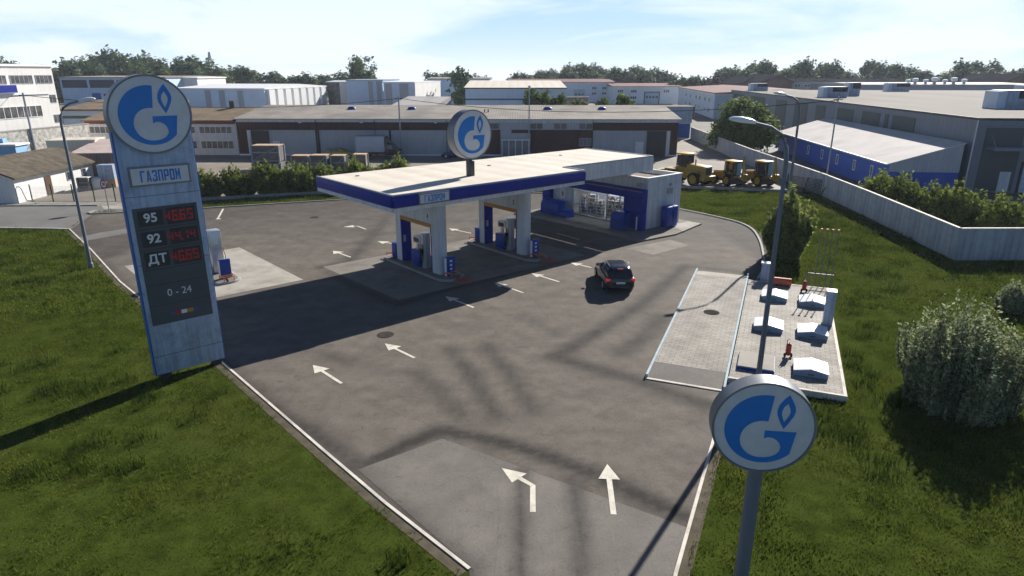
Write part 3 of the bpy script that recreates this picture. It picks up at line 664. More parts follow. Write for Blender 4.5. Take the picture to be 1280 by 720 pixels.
# ---- round emblem sign on the right, nearest the camera
t = thing('emblem_sign', 'round emblem sign on a single grey post in the right foreground grass', 'sign', (5.45, 12.66, 0), R(-8))
roundel(t, 1.085, .40, 5.03)
b = MB(); b.tube([(0, 0, -.2), (0, 0, 3.98)], .165, 16); b.build('post', 'lamp_post', t, smooth=True)

# ---- canopy
t = thing('fuel_canopy', 'large flat fuel canopy with blue fascia and cream roof on two portal columns', 'canopy', SW(27.2, -37.1), SR); t.scale = (.985, .978, 1)
b = MB(); b.prism([(-7.6, -4.8), (7.62, -4.8), (7.62, -2.65), (17.9, -2.65), (17.9, 4.9), (-7.6, 4.7)], 5.45, 6.0); b.build('roof_deck', 'roof_cream', t)
b = MB(); b.box(-7.66, 7.66, -4.87, -4.75, 5.97, 6.05); b.box(-7.68, -7.56, -4.75, 4.72, 5.97, 6.05); b.box(7.56, 7.68, -4.75, -2.72, 5.97, 6.05); b.box(7.685, 17.98, -2.72, -2.6, 5.97, 6.05); b.box(17.86, 17.98, -2.6, 4.9, 5.97, 6.05); b.build('roof_rim', 'galv', t)
b = MB(); b.box(-7.66, 7.66, -4.93, -4.803, 5.33, 5.965); b.box(-7.74, -7.603, -4.8, 4.72, 5.33, 5.965); b.build('blue_fascia', 'blue', t, bevel=.03)
b = MB(); b.box(-7.62, 7.62, -4.85, -4.803, 5.08, 5.327); b.box(-7.66, -7.603, -4.8, 4.72, 5.08, 5.327); b.build('lower_fascia', 'white', t)
b = MB(); b.box(-7.62, 7.62, -4.875, -4.852, 5.30, 5.326); b.build('pinstripe', 'orange', t)
b = MB(); b.box(7.622, 7.68, -4.8, -2.75, 5.06, 5.965); b.box(7.69, 17.96, -2.75, -2.653, 4.86, 5.965); b.box(17.903, 17.96, -2.65, 4.9, 4.86, 5.965); b.build('white_fascia', 'white', t)
b = MB(); b.prism([(-7.6, -4.8), (7.62, -4.8), (7.62, -2.653), (17.9, -2.653), (17.9, 4.9), (-7.6, 4.7)], 5.09, 5.13); b.build('soffit', 'white', t)
for x in (-4.2, -1.0, 2.6, 6.0):
    for y in (-3.0, 2.8):
        b = MB(); b.box(x-.35, x+.35, y-.2, y+.2, 5.05, 5.089); b.build('downlight', 'lamp_head', t)
b = MB(); b.prism([(-6.05, -5.02), (-3.95, -5.02), (-3.95, -4.93), (-6.05, -4.93)], 5.36, 5.95)
nb = b.build('name_board', 'rim', t)
b = MB(); b.box(-5.98, -4.02, -5.032, -5.021, 5.42, 5.89); nf = b.build('name_face', 'sign_face', nb)
block_word('lettering', nf, 'ГАЗПРОМ', 'logo_blue', .38, .17, .035, -5.0, -5.034, 5.655)
for x in (-4.6, -1.5, 1.6, 4.7): MB().box(x-.012, x+.012, -4.936, -4.9305, 5.34, 5.955).build('fascia_seam', 'slate2', t)
for x in (10.2, 12.8, 15.4): MB().box(x-.012, x+.012, -2.757, -2.7505, 4.87, 5.955).build('fascia_seam', 'galv', t)
for x, y in ((-5.5, 3.2), (4.2, 1.5), (12.6, 2.6)): MB().tube([(x, y, 5.99), (x, y, 6.05)], .14, 10).build('roof_drain', 'galv', t)
def ccol(xc, num):
    b = MB(); th = .36
    def ring(y0, y1, z0, z1, round_end):
        pts = [(xc-th, y1), (xc-th, y0)]
        if round_end: pts = [(xc-th, y1)]+[(xc-th*math.cos(R(a)), y0+th*.8-th*.8*math.sin(R(a))) for a in range(0, 181, 20)]+[(xc+th, y1)]
        else: pts = [(xc-th, y1), (xc-th, y0), (xc+th, y0), (xc+th, y1)]
        b.prism(pts[::-1], z0, z1)
    ring(-2.6, -1.72, .12, 5.09, True); ring(2.02, 2.68, .12, 5.09, False); ring(-1.72, 2.02, 3.32, 5.09, False)
    c = b.build('column', 'white', t)
    b = MB(); b.box(xc-th-.02, xc+th+.02, -1.717, 2.017, 3.06, 3.318); b.build('amber_trim', 'orange', c)
    MB().box(xc-th-.01, xc+th+.01, 1.9, 2.018, .14, 3.057).build('blue_lining', 'blue', c); MB().box(xc-th-.01, xc+th+.01, -1.718, -1.62, .14, 3.057).build('blue_lining', 'blue', c)
    text('column_number', num, 'slate2', .42, c, (xc-th-.006, -1.35, 3.75), (R(90), 0, R(-90)), .8, .01)
    b = MB(); b.box(xc-.28, xc-.1, 1.84, 1.9, 1.5, 1.95); b.build('wall_box', 'galv', c)
ccol(24.4-27.2, '4'); ccol(31.65-27.2, '2')
b = MB(); b.box(17.0, 17.75, -.9, -.2, 4.2, 5.0); b.build('support_post', 'white', t)

t = thing('roof_emblem_sign', 'round emblem sign on a short dark post standing on the canopy roof', 'sign', SW(27.35, -35.55, 6.0), SR)
roundel(t, 1.53, .62, 2.62)
b = MB(); b.box(-.2, .2, -.2, .2, 0, .95); b.build('base_box', 'dark', t, bevel=.02)
b = MB(); b.tube([(0, 0, .95), (0, 0, 1.15)], .12, 12); b.build('post', 'dark', t)

# ---- pump islands
def pump_island(u, v0, v1, label, half=.95):
    t = thing('pump_island', label, 'pump island', SW(u, (v0+v1)/2), SR, 'pump islands')
    hl = abs(v1-v0)/2; r = .75
    pts = [(half*math.cos(R(a)), hl-r+r*math.sin(R(a))) for a in range(0, 181, 15)]+[(half*math.cos(R(a)), -hl+r+r*math.sin(R(a))) for a in range(180, 361, 15)]
    b = MB(); b.prism(pts, -.02, .15); b.build('island_kerb', 'kerb_grey', t, bevel=.02)
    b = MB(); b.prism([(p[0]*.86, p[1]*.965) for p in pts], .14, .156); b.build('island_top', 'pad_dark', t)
    return t
pump_island(24.4, -41.0, -33.2, 'long kerbed pump island under the left canopy column')
pump_island(31.65, -41.0, -33.2, 'long kerbed pump island under the right canopy column nearest the shop')
pump_island(13.5, -49.6, -41.8, 'sunlit pump island on the pale concrete pad behind the price pylon')
def dispenser(u, v, label, side=-1):
    t = thing('fuel_dispenser', label, 'fuel pump', SW(u, v, .15), SR, 'fuel dispensers')
    b = MB(); b.box(-.3, .3, -.2, .85, 0, 1.05); b.build('lower_cabinet', 'blue_box', t, bevel=.02)
    b = MB(); b.prism([(.3*math.cos(R(a)), -.5+.28*math.sin(R(a))) for a in range(0, 360, 20)], 0, 2.35); b.build('hose_tower', 'silver', t, smooth=True)
    b = MB(); b.box(-.27, .27, -.2, .62, 1.55, 2.0); d = b.build('meter_head', 'white_clean', t, bevel=.03)
    b = MB(); b.box(-.277, -.271, -.1, .5, 1.64, 1.92); b.box(.271, .277, -.1, .5, 1.64, 1.92); b.build('meter_screen', 'slate2', d)
    b = MB(); b.box(-.08, .08, .3, .5, 1.05, 1.55); b.box(-.08, .08, -.2, -.05, 1.05, 1.55); b.build('head_support', 'silver', t)
    for k in (0, 1, 2):
        b = MB(); x = -.32; y = -.62+k*.12; b.box(x-.06, x, y-.035, y+.035, 1.05, 1.3); z = b.build('nozzle', 'black', t)
        b = MB(); b.tube([(x-.03, y, 1.08), (x-.12, y+.02, .7), (x-.1, y+.05, .3), (x-.02, y+.04, .5), (x+.02, y, 1.6)], .018, 6); b.build('hose', 'black', z)
    return t
dispenser(24.4, -37.1, 'silver fuel pump with blue cabinet inside the left canopy column opening')
dispenser(31.65, -37.1, 'silver fuel pump with blue cabinet inside the right canopy column opening')
t = thing('truck_dispenser', 'tall grey fuel pump on the sunlit island behind the price pylon', 'fuel pump', SW(13.7, -44.6, .15), SR, 'fuel dispensers')
b = MB(); b.prism([(-.35, -.55), (.35, -.55), (.42, -.1), (.35, .25), (-.35, .25), (-.42, -.1)], 0, 2.75); b.build('hose_tower', 'silver', t, bevel=.03)
b = MB(); b.box(-.12, .12, -.56, -.552, 1.9, 2.4); b.build('badge', 'letter_white', t)
b = MB(); b.box(-.32, .32, .255, 1.3, 0, 1.2); b.build('lower_cabinet', 'blue_box', t, bevel=.02)
b = MB(); b.box(-.27, .27, .255, 1.2, 1.6, 2.15); b.build('meter_head', 'white_clean', t, bevel=.04)
b = MB(); b.tube([(.42, -.2, 1.7), (.56, -.2, 1.0), (.5, -.2, .35), (.44, -.25, .6)], .02, 6); b.build('hose', 'black', t)
def bin_(u, v, label):
    t = thing('waste_bin', label, 'bin', SW(u, v, .15), SR, 'bins on the pump islands')
    b = MB(); b.box(-.3, .3, -.3, .3, 0, 1.05); b.build('bin_shell', 'blue_box', t, bevel=.05)
    b = MB(); b.box(-.25, .25, -.5, -.303, 0, .85); p = b.build('bin_front', 'silver', t, bevel=.03)
    b = MB(); b.box(-.15, .15, -.506, -.5005, .55, .75); b.build('bin_opening', 'orange', p)
bin_(24.4, -40.1, 'blue and silver bin at the far end of the left pump island')
bin_(31.65, -40.1, 'blue and silver bin at the far end of the pump island nearest the shop')
def panel_post(u, v, label, lit=True):
    t = thing('info_panel', label, 'sign', SW(u, v, .15), SR, 'blue information panels on the islands')
    b = MB(); b.box(-.33, .33, -.08, .1, 0, 1.2); p = b.build('panel_board', 'blue_box', t, bevel=.02)
    b = MB(); b.box(-.39, -.333, -.08, .1, 0, 1.15); b.build('side_strip', 'white_clean', t)
    if lit:
        for k in range(3): MB().box(-.09, .09, -.088, -.081, .35+k*.26, .48+k*.26).build('pictogram', 'letter_white', p)
panel_post(24.5, -34.1, 'blue information panel at the near end of the left pump island')
panel_post(31.75, -34.1, 'blue information panel at the near end of the island nearest the shop')
panel_post(13.6, -42.7, 'blue information panel on the sunlit island behind the price pylon', False)
def rail(u, v, label):
    t = thing('guard_rail', label, 'guard rail', SW(u, v, .15), SR, 'guard rails at the island ends')
    for sgn in (-1, 1):
        b = MB(); b.tube([(sgn*.3, .45, 0), (sgn*.35, .42, .22), (sgn*.4, .1, .26), (sgn*.3, -.3, .26), (sgn*.28, -.34, 0)], .035, 6); b.build('hoop', 'orange_red', t)
    b = MB(); b.tube([(-.38, .1, .26), (.38, .1, .26)], .03, 6); b.tube([(-.3, -.3, .26), (.3, -.3, .26)], .03, 6); b.build('cross_bar', 'orange', t)
rail(24.4, -33.75, 'low orange guard hoops at the near end of the left pump island')
rail(31.65, -33.75, 'low orange guard hoops at the near end of the island nearest the shop')
rail(13.5, -42.2, 'low orange guard hoops on the sunlit island behind the price pylon')
rail(24.4, -40.6, 'low orange guard hoops at the far end of the left pump island'); rail(31.65, -40.6, 'low orange guard hoops at the far end of the island nearest the shop')
def bumper(u, v, label):
    b = MB(); pts = [(.62*math.cos(R(a)), .62*math.sin(R(a))) for a in range(0, 360, 20)]
    b.loft([[(p[0]*k, p[1]*k, z) for p in pts] for k, z in ((1, 0), (.98, .08), (.8, .14))])
    tag(b.build('bumper_block', 'faded_red', None, SW(u, v, .022), SR), label, 'bumper', 'red bumper blocks')
bumper(24.5, -32.75, 'faded red round bumper block before the left pump island')
bumper(31.75, -32.75, 'faded red round bumper block before the island nearest the shop')

# ---- shop
b = MB(); pv = [(40.9, -32.25), (45.0, -31.9), (49.9, -32.9), (49.9, -46.8), (40.9, -46.8)]
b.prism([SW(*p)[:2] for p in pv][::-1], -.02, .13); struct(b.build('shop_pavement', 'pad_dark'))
sheet('pavement_patch', [SW(*p)[:2] for p in ((46.2, -32.1), (49.8, -32.95), (49.8, -34.2), (47.2, -34.2))], .134, 'pad')
t = thing('shop_building', 'small white flat roofed petrol station shop with blue front and glazed window', 'shop', SW(44.5, -40.3, .13), SR); t.scale = (.985, .978, 1)
b = MB()  # walls as slabs round the room
b.box(0, 4.6, -5.8, -5.6, 0, 4.15); b.box(0, 4.6, 6.0, 6.2, 0, 4.15); b.box(4.4, 4.6, -5.597, 5.997, 0, 4.15); b.box(0, .2, -5.597, 5.997, 2.6, 4.15); b.box(0, .2, 2.7, 5.997, 0, 2.597); b.box(0, .2, -5.597, -3.75, 0, 2.597)
w = b.build('wall', 'white', t)
b = MB()
for y0 in (-5.806,):
    for x in (.75, 1.5, 2.25, 3.0, 3.75): b.box(x-.012, x+.012, y0, -5.8005, .05, 4.1)
b.build('panel_joint', 'galv', w)
b = MB(); b.box(.2, 4.4, -5.6, 6, 3.78, 3.85); b.build('roof', mat('gravel roof', (.17, .135, .10), var=.3, scale=2, bump=.5), t)
b = MB(); b.box(-.05, .25, -5.85, 6.25, 4.15, 4.21); b.box(4.35, 4.65, -5.85, 6.25, 4.15, 4.21); b.box(.25, 4.35, -5.85, -5.55, 4.15, 4.21); b.box(.25, 4.35, 5.95, 6.25, 4.15, 4.21); b.build('parapet_cap', 'white_clean', t)
b = MB(); b.box(-.55, -.003, -5.86, 6.25, 2.5, 3.28); fa = b.build('blue_fascia', 'blue', t, bevel=.02)
b = MB(); b.box(-.556, -.5505, -5.7, 5.0, 3.08, 3.13); b.build('pinstripe', 'orange', fa)
b = MB(); b.box(-.5, -.003, -5.84, -3.78, 0, 2.497); b.build('blue_pillar', 'blue', t); b = MB(); b.box(-.5, -.003, 5.25, 6.22, 0, 2.497); b.build('blue_pillar', 'blue', t)
b = MB(); b.box(.06, .1, -3.74, 2.69, .12, 2.59); wn = b.build('shop_window', 'clear', t)
b = MB()
for y in (-3.72, -2.85, -1.4, -.2, .9, 1.8, 2.66): b.box(.04, .14, y-.035, y+.035, .02, 2.59)
b.box(.03, .15, -3.74, 2.69, .02, .12); b.box(.03, .15, -3.74, 2.69, 2.2, 2.26); b.build('window_frame', 'galv', wn)
b = MB(); b.box(-.03, -.002, 3.7, 4.3, 1.3, 2.2); b.build('poster', 'letter_white', t); b = MB(); b.box(-.036, -.0305, 3.85, 4.1, 1.5, 1.9); b.build('poster_picture', 'orange', t)
for y in (-5.2, 1.6):
    b = MB(); b.box(-.32, -.002, y-.04, y+.04, 3.68, 3.74); fl = b.build('floodlight', 'galv', t)
    b = MB(); b.box(-.5, -.25, y-.2, y+.2, 3.5, 3.75); b.build('lamp_housing', 'galv', fl, bevel=.03)
b = MB(); b.box(2.55, 3.45, -5.84, -5.803, .02, 2.35); d = b.build('door', 'white', t)
b = MB(); b.box(3.25, 3.33, -5.88, -5.8405, 1.0, 1.12); b.build('handle', 'dark', d)
b = MB(); b.box(2.6, 3.45, -5.83, -5.803, 2.62, 3.1); b.build('vent', 'galv', t); b = MB(); b.box(2.9, 3.1, -5.95, -5.803, 3.3, 3.5); b.build('door_lamp', 'galv', t)
b = MB(); b.box(.205, 4.39, -5.59, 5.99, .001, .02); b.build('shop_floor', 'pad', t)
b = MB(); b.box(1.0, 1.2, -3.5, 2.5, 3.1, 3.14); b.box(2.6, 2.8, -3.5, 2.5, 3.1, 3.14); b.build('ceiling_light', mat('lit tube', (.9, .92, 1), emit=15, var=.0), t)
# goods: a voronoi of packets
gm = bpy.data.materials.new('goods on shelves'); gm.use_nodes = True; n = gm.node_tree.nodes; L = gm.node_tree.links
tc = n.new('ShaderNodeTexCoord'); mpn = n.new('ShaderNodeMapping'); mpn.inputs['Scale'].default_value = (3, 9, 5); vo = n.new('ShaderNodeTexVoronoi'); vo.inputs['Scale'].default_value = 1
cr = n.new('ShaderNodeValToRGB'); cr.color_ramp.interpolation = 'CONSTANT'
for i, c in enumerate(((.6, .62, .65), (.35, .05, .04), (.65, .62, .5), (.10, .12, .2), (.55, .3, .08), (.5, .52, .55), (.08, .05, .05))):
    e = cr.color_ramp.elements[0] if i == 0 else cr.color_ramp.elements.new(i/7); e.color = (*c, 1)
L.new(tc.outputs['Object'], mpn.inputs[0]); L.new(mpn.outputs[0], vo.inputs['Vector']); L.new(vo.outputs['Color'], cr.inputs['Fac']); L.new(cr.outputs['Color'], n['Principled BSDF'].inputs['Base Color'])
M['goods'] = gm
def shelf(x, y, w, h, label):
    p = SW(44.5+x, -40.3-y, .15); t = thing('display_shelf', label, 'shelf', p, SR, 'stocked shelves inside the shop')
    b = MB(); b.box(.3, .36, -w/2, w/2, 0, h)
    for k in range(5): b.box(-.1, .3, -w/2, w/2, .08+k*(h-.15)/5, .11+k*(h-.15)/5)
    b.build('rack', 'white_clean', t)
    b = MB()
    for k in range(5):
        z = .115+k*(h-.15)/5; y0 = -w/2+.03
        while y0 < w/2-.1:
            ww = rng.uniform(.07, .16); b.box(rng.uniform(-.07, 0), .28, y0, y0+ww*.92, z, z+rng.uniform(.55, .9)*(h-.15)/5); y0 += ww
    b.build('goods', 'goods', t)
for x, y, w, h, l in ((.75, -3.2, 1.0, 1.75, 'white stocked shelf in the window beside the right blue pillar'), (.75, -2.1, .95, 1.8, 'bright stocked shelf just left of the shelf by the right blue pillar'), (1.2, -.9, 1.1, 2.0, 'stocked shelf with red packets behind the shop door'),
                      (.9, .35, 1.0, 1.5, 'dark stocked shelf in the middle of the shop window'), (1.2, 1.4, 1.0, 1.9, 'stocked shelf with red items left of the shop door'), (.9, 2.25, .75, 1.7, 'stocked shelf at the left end of the shop window')):
    shelf(x, y, w, h, l)
def chest(u, v, w, h, d, label, lid=True):
    t = thing('storage_chest', label, 'chest', SW(u, v, .13), SR, 'blue chests before the shop')
    b = MB(); pr = [(-d/2+d*(1-math.cos(R(a)))*.55, h*.55+h*.45*math.sin(R(a))) for a in range(0, 91, 15)]
    b.yprism([(-d/2, 0)]+pr+[(d/2, h), (d/2, 0)], -w/2, w/2); b.build('chest_body', 'blue_box', t, smooth=True)
    if lid:
        b = MB(); b.box(-d/2-.02, -d/2-.002, -w*.3, w*.3, h*.3, h*.36); b.build('handle', 'dark', t)
chest(43.4, -44.3, 2.3, 1.25, .9, 'large rounded blue chest before the left part of the shop front')
chest(43.3, -42.5, 1.0, .62, .9, 'low blue chest beside the large rounded chest before the shop')
chest(43.4, -36.35, 1.35, 1.35, .95, 'rounded blue chest before the right blue pillar of the shop')
t = thing('blue_bin', 'narrow dark blue bin with white strip at the shop corner', 'bin', SW(43.75, -34.55, .13), SR)
b = MB(); b.box(-.3, .3, -.25, .25, 0, 1.25); b.build('bin_shell', 'blue', t, bevel=.03); b = MB(); b.box(-.34, -.302, .1, .2, .05, 1.15); b.build('white_strip', 'white_clean', t)
t = thing('gas_cabinet', 'blue double gas bottle cabinet against the white gable of the shop', 'cabinet', SW(46.75, -34.0, .13), SR)
for x in (-.72, .02):
    b = MB(); b.box(x, x+.7, -.35, .3, .05, 1.75); d = b.build('cabinet_half', 'blue_box', t, bevel=.05); b = MB(); b.box(x+.08, x+.14, -.39, -.352, .8, 1.1); b.build('handle', 'dark', d)

# ---- tank area
def lid(x, y, label, rz=0.):
    t = thing('tank_lid', label, 'tank lid', QW(x, y, .25), QR+rz, 'white gabled tank lids on the paved platform')
    w, d, h = .68, .64, .20
    b = MB(); b.yprism([(-w+.02, 0), (w-.02, 0), (w-.02, h), (0, h+.13), (-w+.02, h)], -d+.02, d-.02); b.build('lid_frame', 'lid_body_shade', t)
    b = MB(); b.yprism([(w, h+.003), (w, h+.04), (0, h+.175), (-w, h+.04), (-w, h+.003), (0, h+.135)], -d, d); k = b.build('lid_cover', 'lid_white', t)
    b = MB(); b.box(-.008, .008, -d, d, h+.165, h+.19); b.build('seam', 'galv', k)
    b = MB(); b.box(-.12, .12, -d-.03, -d-.002, h*.55, h*.7); b.build('handle', 'dark', t)
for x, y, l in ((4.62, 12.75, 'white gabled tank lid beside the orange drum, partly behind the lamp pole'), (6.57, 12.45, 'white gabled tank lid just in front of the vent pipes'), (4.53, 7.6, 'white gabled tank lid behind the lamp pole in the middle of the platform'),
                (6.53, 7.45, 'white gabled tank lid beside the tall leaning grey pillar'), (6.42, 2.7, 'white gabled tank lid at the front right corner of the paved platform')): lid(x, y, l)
t = thing('flat_hatch', 'low flat paved hatch with blue edge at the front of the platform', 'hatch', QW(4.25, 2.6, .25), QR)
b = MB(); b.box(-.75, .75, -.78, .95, 0, .12); b.build('hatch_frame', 'blue_box', t); b = MB(); b.box(-.73, .73, -.77, .93, .12, .17); b.build('hatch_cover', 'pad', t)
def ext(x, y, label):
    t = thing('fire_extinguisher', label, 'fire extinguisher', QW(x, y, .25), QR+.4, 'red fire extinguishers on the platform'); t.scale = (.82,)*3
    b = MB(); b.tube([(0, 0, .12), (0, 0, .2), (0, .0, .72), (0, 0, .8)], [.1, .14, .14, .06], 12); b.build('bottle', 'red', t, smooth=True)
    b = MB(); b.tube([(0, 0, .8), (0, 0, .88)], .03, 8); b.tube([(-.05, .15, .3), (-.05, .15, .95), (.05, .1, .98)], .02, 6); b.build('handle', 'dark', t)
    for s in (-1, 1):
        b = MB(); b.tube([(s*.16, -.02, .12), (s*.2, -.02, .12)], .12, 14); b.build('wheel', 'black', t)
ext(6.15, 14.6, 'wheeled red fire extinguisher beside the vent pipes'); ext(5.5, 4.0, 'wheeled red fire extinguisher near the front tank lid')
t = thing('control_cabinet', 'pale grey upright control cabinet at the platform corner', 'cabinet', QW(3.95, 16.35, 0), QR)
b = MB(); b.box(-.27, .27, -.2, .2, 0, 1.3); b.build('cabinet_shell', 'pylon', t, bevel=.02); b = MB(); b.box(-.3, .3, -.23, .23, 1.3, 1.36); b.build('cabinet_cap', 'white_clean', t)
t = thing('sand_drum', 'orange red drum lying beside the control cabinet', 'drum', QW(4.95, 15.5, .25), QR)
b = MB(); b.tube([(-.5, 0, .24), (-.48, 0, .24), (.48, 0, .24), (.5, 0, .24)], [.2, .23, .23, .2], 16); b.build('drum_shell', 'orange_red', t, smooth=True)
for x in (-.3, .3):
    b = MB(); b.box(x-.04, x+.04, -.22, .22, 0, .06); b.build('cradle', 'dark', t)
t = thing('gauge_pillar', 'tall grey pillar with white cap at the right edge of the platform', 'pillar', QW(7.25, 9.3, .25), QR)
b = MB(); b.box(-.22, .22, -.28, .28, 0, 1.75); b.build('pillar_shell', 'pylon', t, bevel=.03); b = MB(); b.box(-.225, .225, -.285, .285, 1.75, 1.79); b.build('pillar_cap', 'lid_white', t)
t = thing('vent_pipes', 'rack of slender grey vent pipes with orange caps behind the platform', 'vent pipes', QW(7.0, 16.3, 0), QR)
for k in range(5):
    x = -.6+k*.3; h = 3.6 if k > 0 else 1.0
    b = MB(); b.tube([(x, 0, 0), (x, 0, h)], .028, 8); p = b.build('pipe', 'pipe_grey', t)
    if h > 2: b = MB(); b.tube([(x, 0, h), (x, 0, h+.1)], .06, 8); b.build('cap', 'orange_red', p)
b = MB(); b.box(-.7, .7, -.04, .04, .92, .98); b.box(-.7, -.66, -.03, .03, 0, .95); b.box(.66, .7, -.03, .03, 0, .95); b.build('bracket', 'pipe_grey', t)
c = G(889, 394)
b = MB(); b.add([(c[0]+.42*math.cos(2*PI*k/20), c[1]+.42*math.sin(2*PI*k/20), .166) for k in range(20)], [tuple(range(20))]); tag(b.build('manhole_cover', 'cast_iron'), 'dark round manhole cover in the pale paving of the ramp', 'manhole cover')

# ---- street lamps
def lamp(x, y, h, rz, label, reach=1.7):
    t = thing('street_lamp', label, 'street lamp', (x, y, 0), rz, 'curved grey street lamps')
    b = MB(); b.tube([(0, 0, -.2), (0, 0, .3), (0, 0, .35), (0, 0, h-1.3)], [.16, .16, .115, .078], 12)
    b.tube([(0, 0, h-1.35), (.06, 0, h-.8), (.28, 0, h-.35), (.7, 0, h-.08), (reach-.35, 0, h+.08)], [.085, .08, .07, .06, .05], 10); b.build('pole', 'lamp_post', t, smooth=True)
    b = MB(); rings = []
    for u_, wy, zt, zb in ((0, .07, .06, -.06), (.15, .15, .11, -.07), (.5, .19, .14, -.09), (.8, .17, .10, -.08), (.95, .08, .03, -.05)):
        rings.append([(reach-.45+u_, wy*math.cos(R(a)), h+.08+u_*.14+(zt if math.sin(R(a)) > 0 else -zb)*math.sin(R(a))) for a in range(0, 360, 30)])
    b.loft(rings); b.build('lamp_head', 'lamp_head', t, smooth=True)
    return t
lamp(10.2, 24.61, 10.5, R(172), 'tall curved street lamp rising from the front of the tank platform')
lamp(21, 49.44, 10.75, R(188), 'tall curved street lamp rising out of the bush by the tank platform')
lamp(-28.04, 41.88, 10.6, R(10), 'tall curved street lamp on the lawn left of the price pylon')

# ================================================================== VEHICLES
def wheel(parent, x, y, r, w, rimm='silver', seg=20):
    b = MB(); sg = 1 if y > 0 else -1
    b.tube([(x, y-sg*w/2, r), (x, y-sg*w*.35, r), (x, y+sg*w*.35, r), (x, y+sg*w/2, r)], [r*.93, r, r, r*.93], seg); wl = b.build('wheel', 'black', parent, smooth=True)
    b = MB(); b.tube([(x, y+sg*(w/2-.02), r), (x, y+sg*(w/2+.012), r)], r*.62, seg); b.build('rim', rimm, wl)
def car(label, loc, rz, paint, L=4.2, W=1.76):
    t = thing('parked_car', label, 'car', loc, rz)
    k = L/4.2; hw = W/2
    b = MB(); rings = []
    for x, zb, zt, w, sh in ((-2.1, .36, .80, .74, .06), (-2.06, .28, .90, .90, .10), (-1.9, .22, .985, .97, .14), (-1.3, .19, 1.0, 1, .14), (0, .18, .97, 1, .14), (.9, .19, .96, .99, .14), (1.35, .2, .90, .97, .14), (1.8, .23, .80, .92, .12), (2.0, .28, .70, .82, .1), (2.1, .36, .60, .66, .06)):
        w *= hw; rings.append([(x*k, -w*.9, zb), (x*k, -w, zb+.14), (x*k, -w, zt-sh-.12), (x*k, -w*.96, zt-sh*.5), (x*k, -w*.82, zt), (x*k, 0, zt+.02), (x*k, w*.82, zt), (x*k, w*.96, zt-sh*.5), (x*k, w, zt-sh-.12), (x*k, w, zb+.14), (x*k, w*.9, zb)])
    b.loft(rings); b.build('body', paint, t, smooth=True)
    zs = (.93, 1.12, 1.30, 1.42, 1.48, 1.50); xr = (-2.02, -1.93, -1.83, -1.72, -1.5, -1.2); xf = (1.02, .72, .40, .16, -.08, -.4); ws = (.87, .83, .77, .70, .60, .4)
    b = MB(); b.loft([[(xr[i]*k, -ws[i]*hw*.8, zs[i]), (xr[i]*k+.1, -ws[i]*hw, zs[i]), (xf[i]*k-.25, -ws[i]*hw, zs[i]), (xf[i]*k, -ws[i]*hw*.7, zs[i]), (xf[i]*k+.03, 0, zs[i]), (xf[i]*k, ws[i]*hw*.7, zs[i]), (xf[i]*k-.25, ws[i]*hw, zs[i]), (xr[i]*k+.1, ws[i]*hw, zs[i]), (xr[i]*k, ws[i]*hw*.8, zs[i]), (xr[i]*k-.03, 0, zs[i])] for i in range(6)])
    cab = b.build('cabin', paint, t, smooth=True)
    itp = lambda z, a: float(np.interp(z, zs, a))
    b = MB(); zz = (1.0, 1.15, 1.3, 1.40)
    b.add([(itp(z, xr)*k-.045, s*itp(z, ws)*hw*.74, z) for z in zz for s in (-1, 0, 1)], [(3*i+j, 3*i+j+1, 3*i+j+4, 3*i+j+3) for i in range(3) for j in range(2)]); b.build('rear_window', 'car_glass', cab)
    b = MB(); b.add([(itp(z, xf)*k+.045, s*itp(z, ws)*hw*.68, z) for z in zz for s in (-1, 0, 1)], [(3*i+j, 3*i+j+1, 3*i+j+4, 3*i+j+3) for i in range(3) for j in range(2)]); b.build('windscreen', 'car_glass', cab)
    for s in (-1, 1):
        for f0, f1 in ((.12, .40), (.44, .70)):
            b = MB(); zz2 = (1.02, 1.15, 1.3, 1.39)
            b.add([((itp(z, xr)+(itp(z, xf)-itp(z, xr))*(f0 if j == 0 else f1))*k, s*(itp(z, ws)*hw+.012), z) for z in zz2 for j in (0, 1)], [(2*i, 2*i+1, 2*i+3, 2*i+2) for i in range(3)]); b.build('side_window', 'glass_blue', cab)
        b = MB(); b.box(-2.085*k, -1.9*k, s*.66*hw if s > 0 else -.98*hw, .98*hw if s > 0 else -.66*hw, .74, .90); b.build('tail_light', mat('tail light', (.5, .02, .03), rough=.2, emit=.25) if 'taill' not in M else M['taill'], t, bevel=.03)
        b = MB(); b.box(1.82*k, 2.03*k, s*.55*hw if s > 0 else -.88*hw, .88*hw if s > 0 else -.55*hw, .58, .72); b.build('headlight', 'silver', t, bevel=.03)
        b = MB(); b.box(.45*k, .62*k, s*hw*.93 if s > 0 else -hw*1.13, hw*1.13 if s > 0 else -hw*.93, 1.0, 1.12); b.build('mirror', paint, t, bevel=.03)
        for x in (-1.28, 1.3): wheel(t, x*k, s*(hw-.075), .325, .2)
        b = MB(); b.tube([(-1.4*k, s*.62*hw, 1.50), (-.2*k, s*.62*hw, 1.52)], .015, 6); b.build('roof_rail', 'silver', t)
    b = MB(); b.box(-2.125*k, -2.09*k, -.26, .26, .60, .72); b.build('number_plate', 'letter_white', t)
    b = MB(); b.box(-2.13*k, -2.0*k, -hw*.7, hw*.7, .36, .5); b.build('bumper_trim', 'dark', t)
    b = MB(); b.box(-1.80*k-.05, -1.74*k, -.16, .16, 1.40, 1.44); b.build('brake_light', 'red', t)
    return t
M['taill'] = mat('tail light red', (.5, .02, .03), rough=.2, emit=.3)
M['car_black'] = mat('black car paint', (.012, .014, .018), rough=.16, spec=.6, var=.05); M['car_yellow'] = mat('olive yellow car paint', (.36, .30, .02), rough=.25, var=.08); M['car_blue'] = mat('blue car paint', (.012, .03, .14), rough=.25, var=.08)
car('black hatchback standing on the asphalt right of the canopy shadow', (6.23, 38.44, .02), R(93), 'car_black')
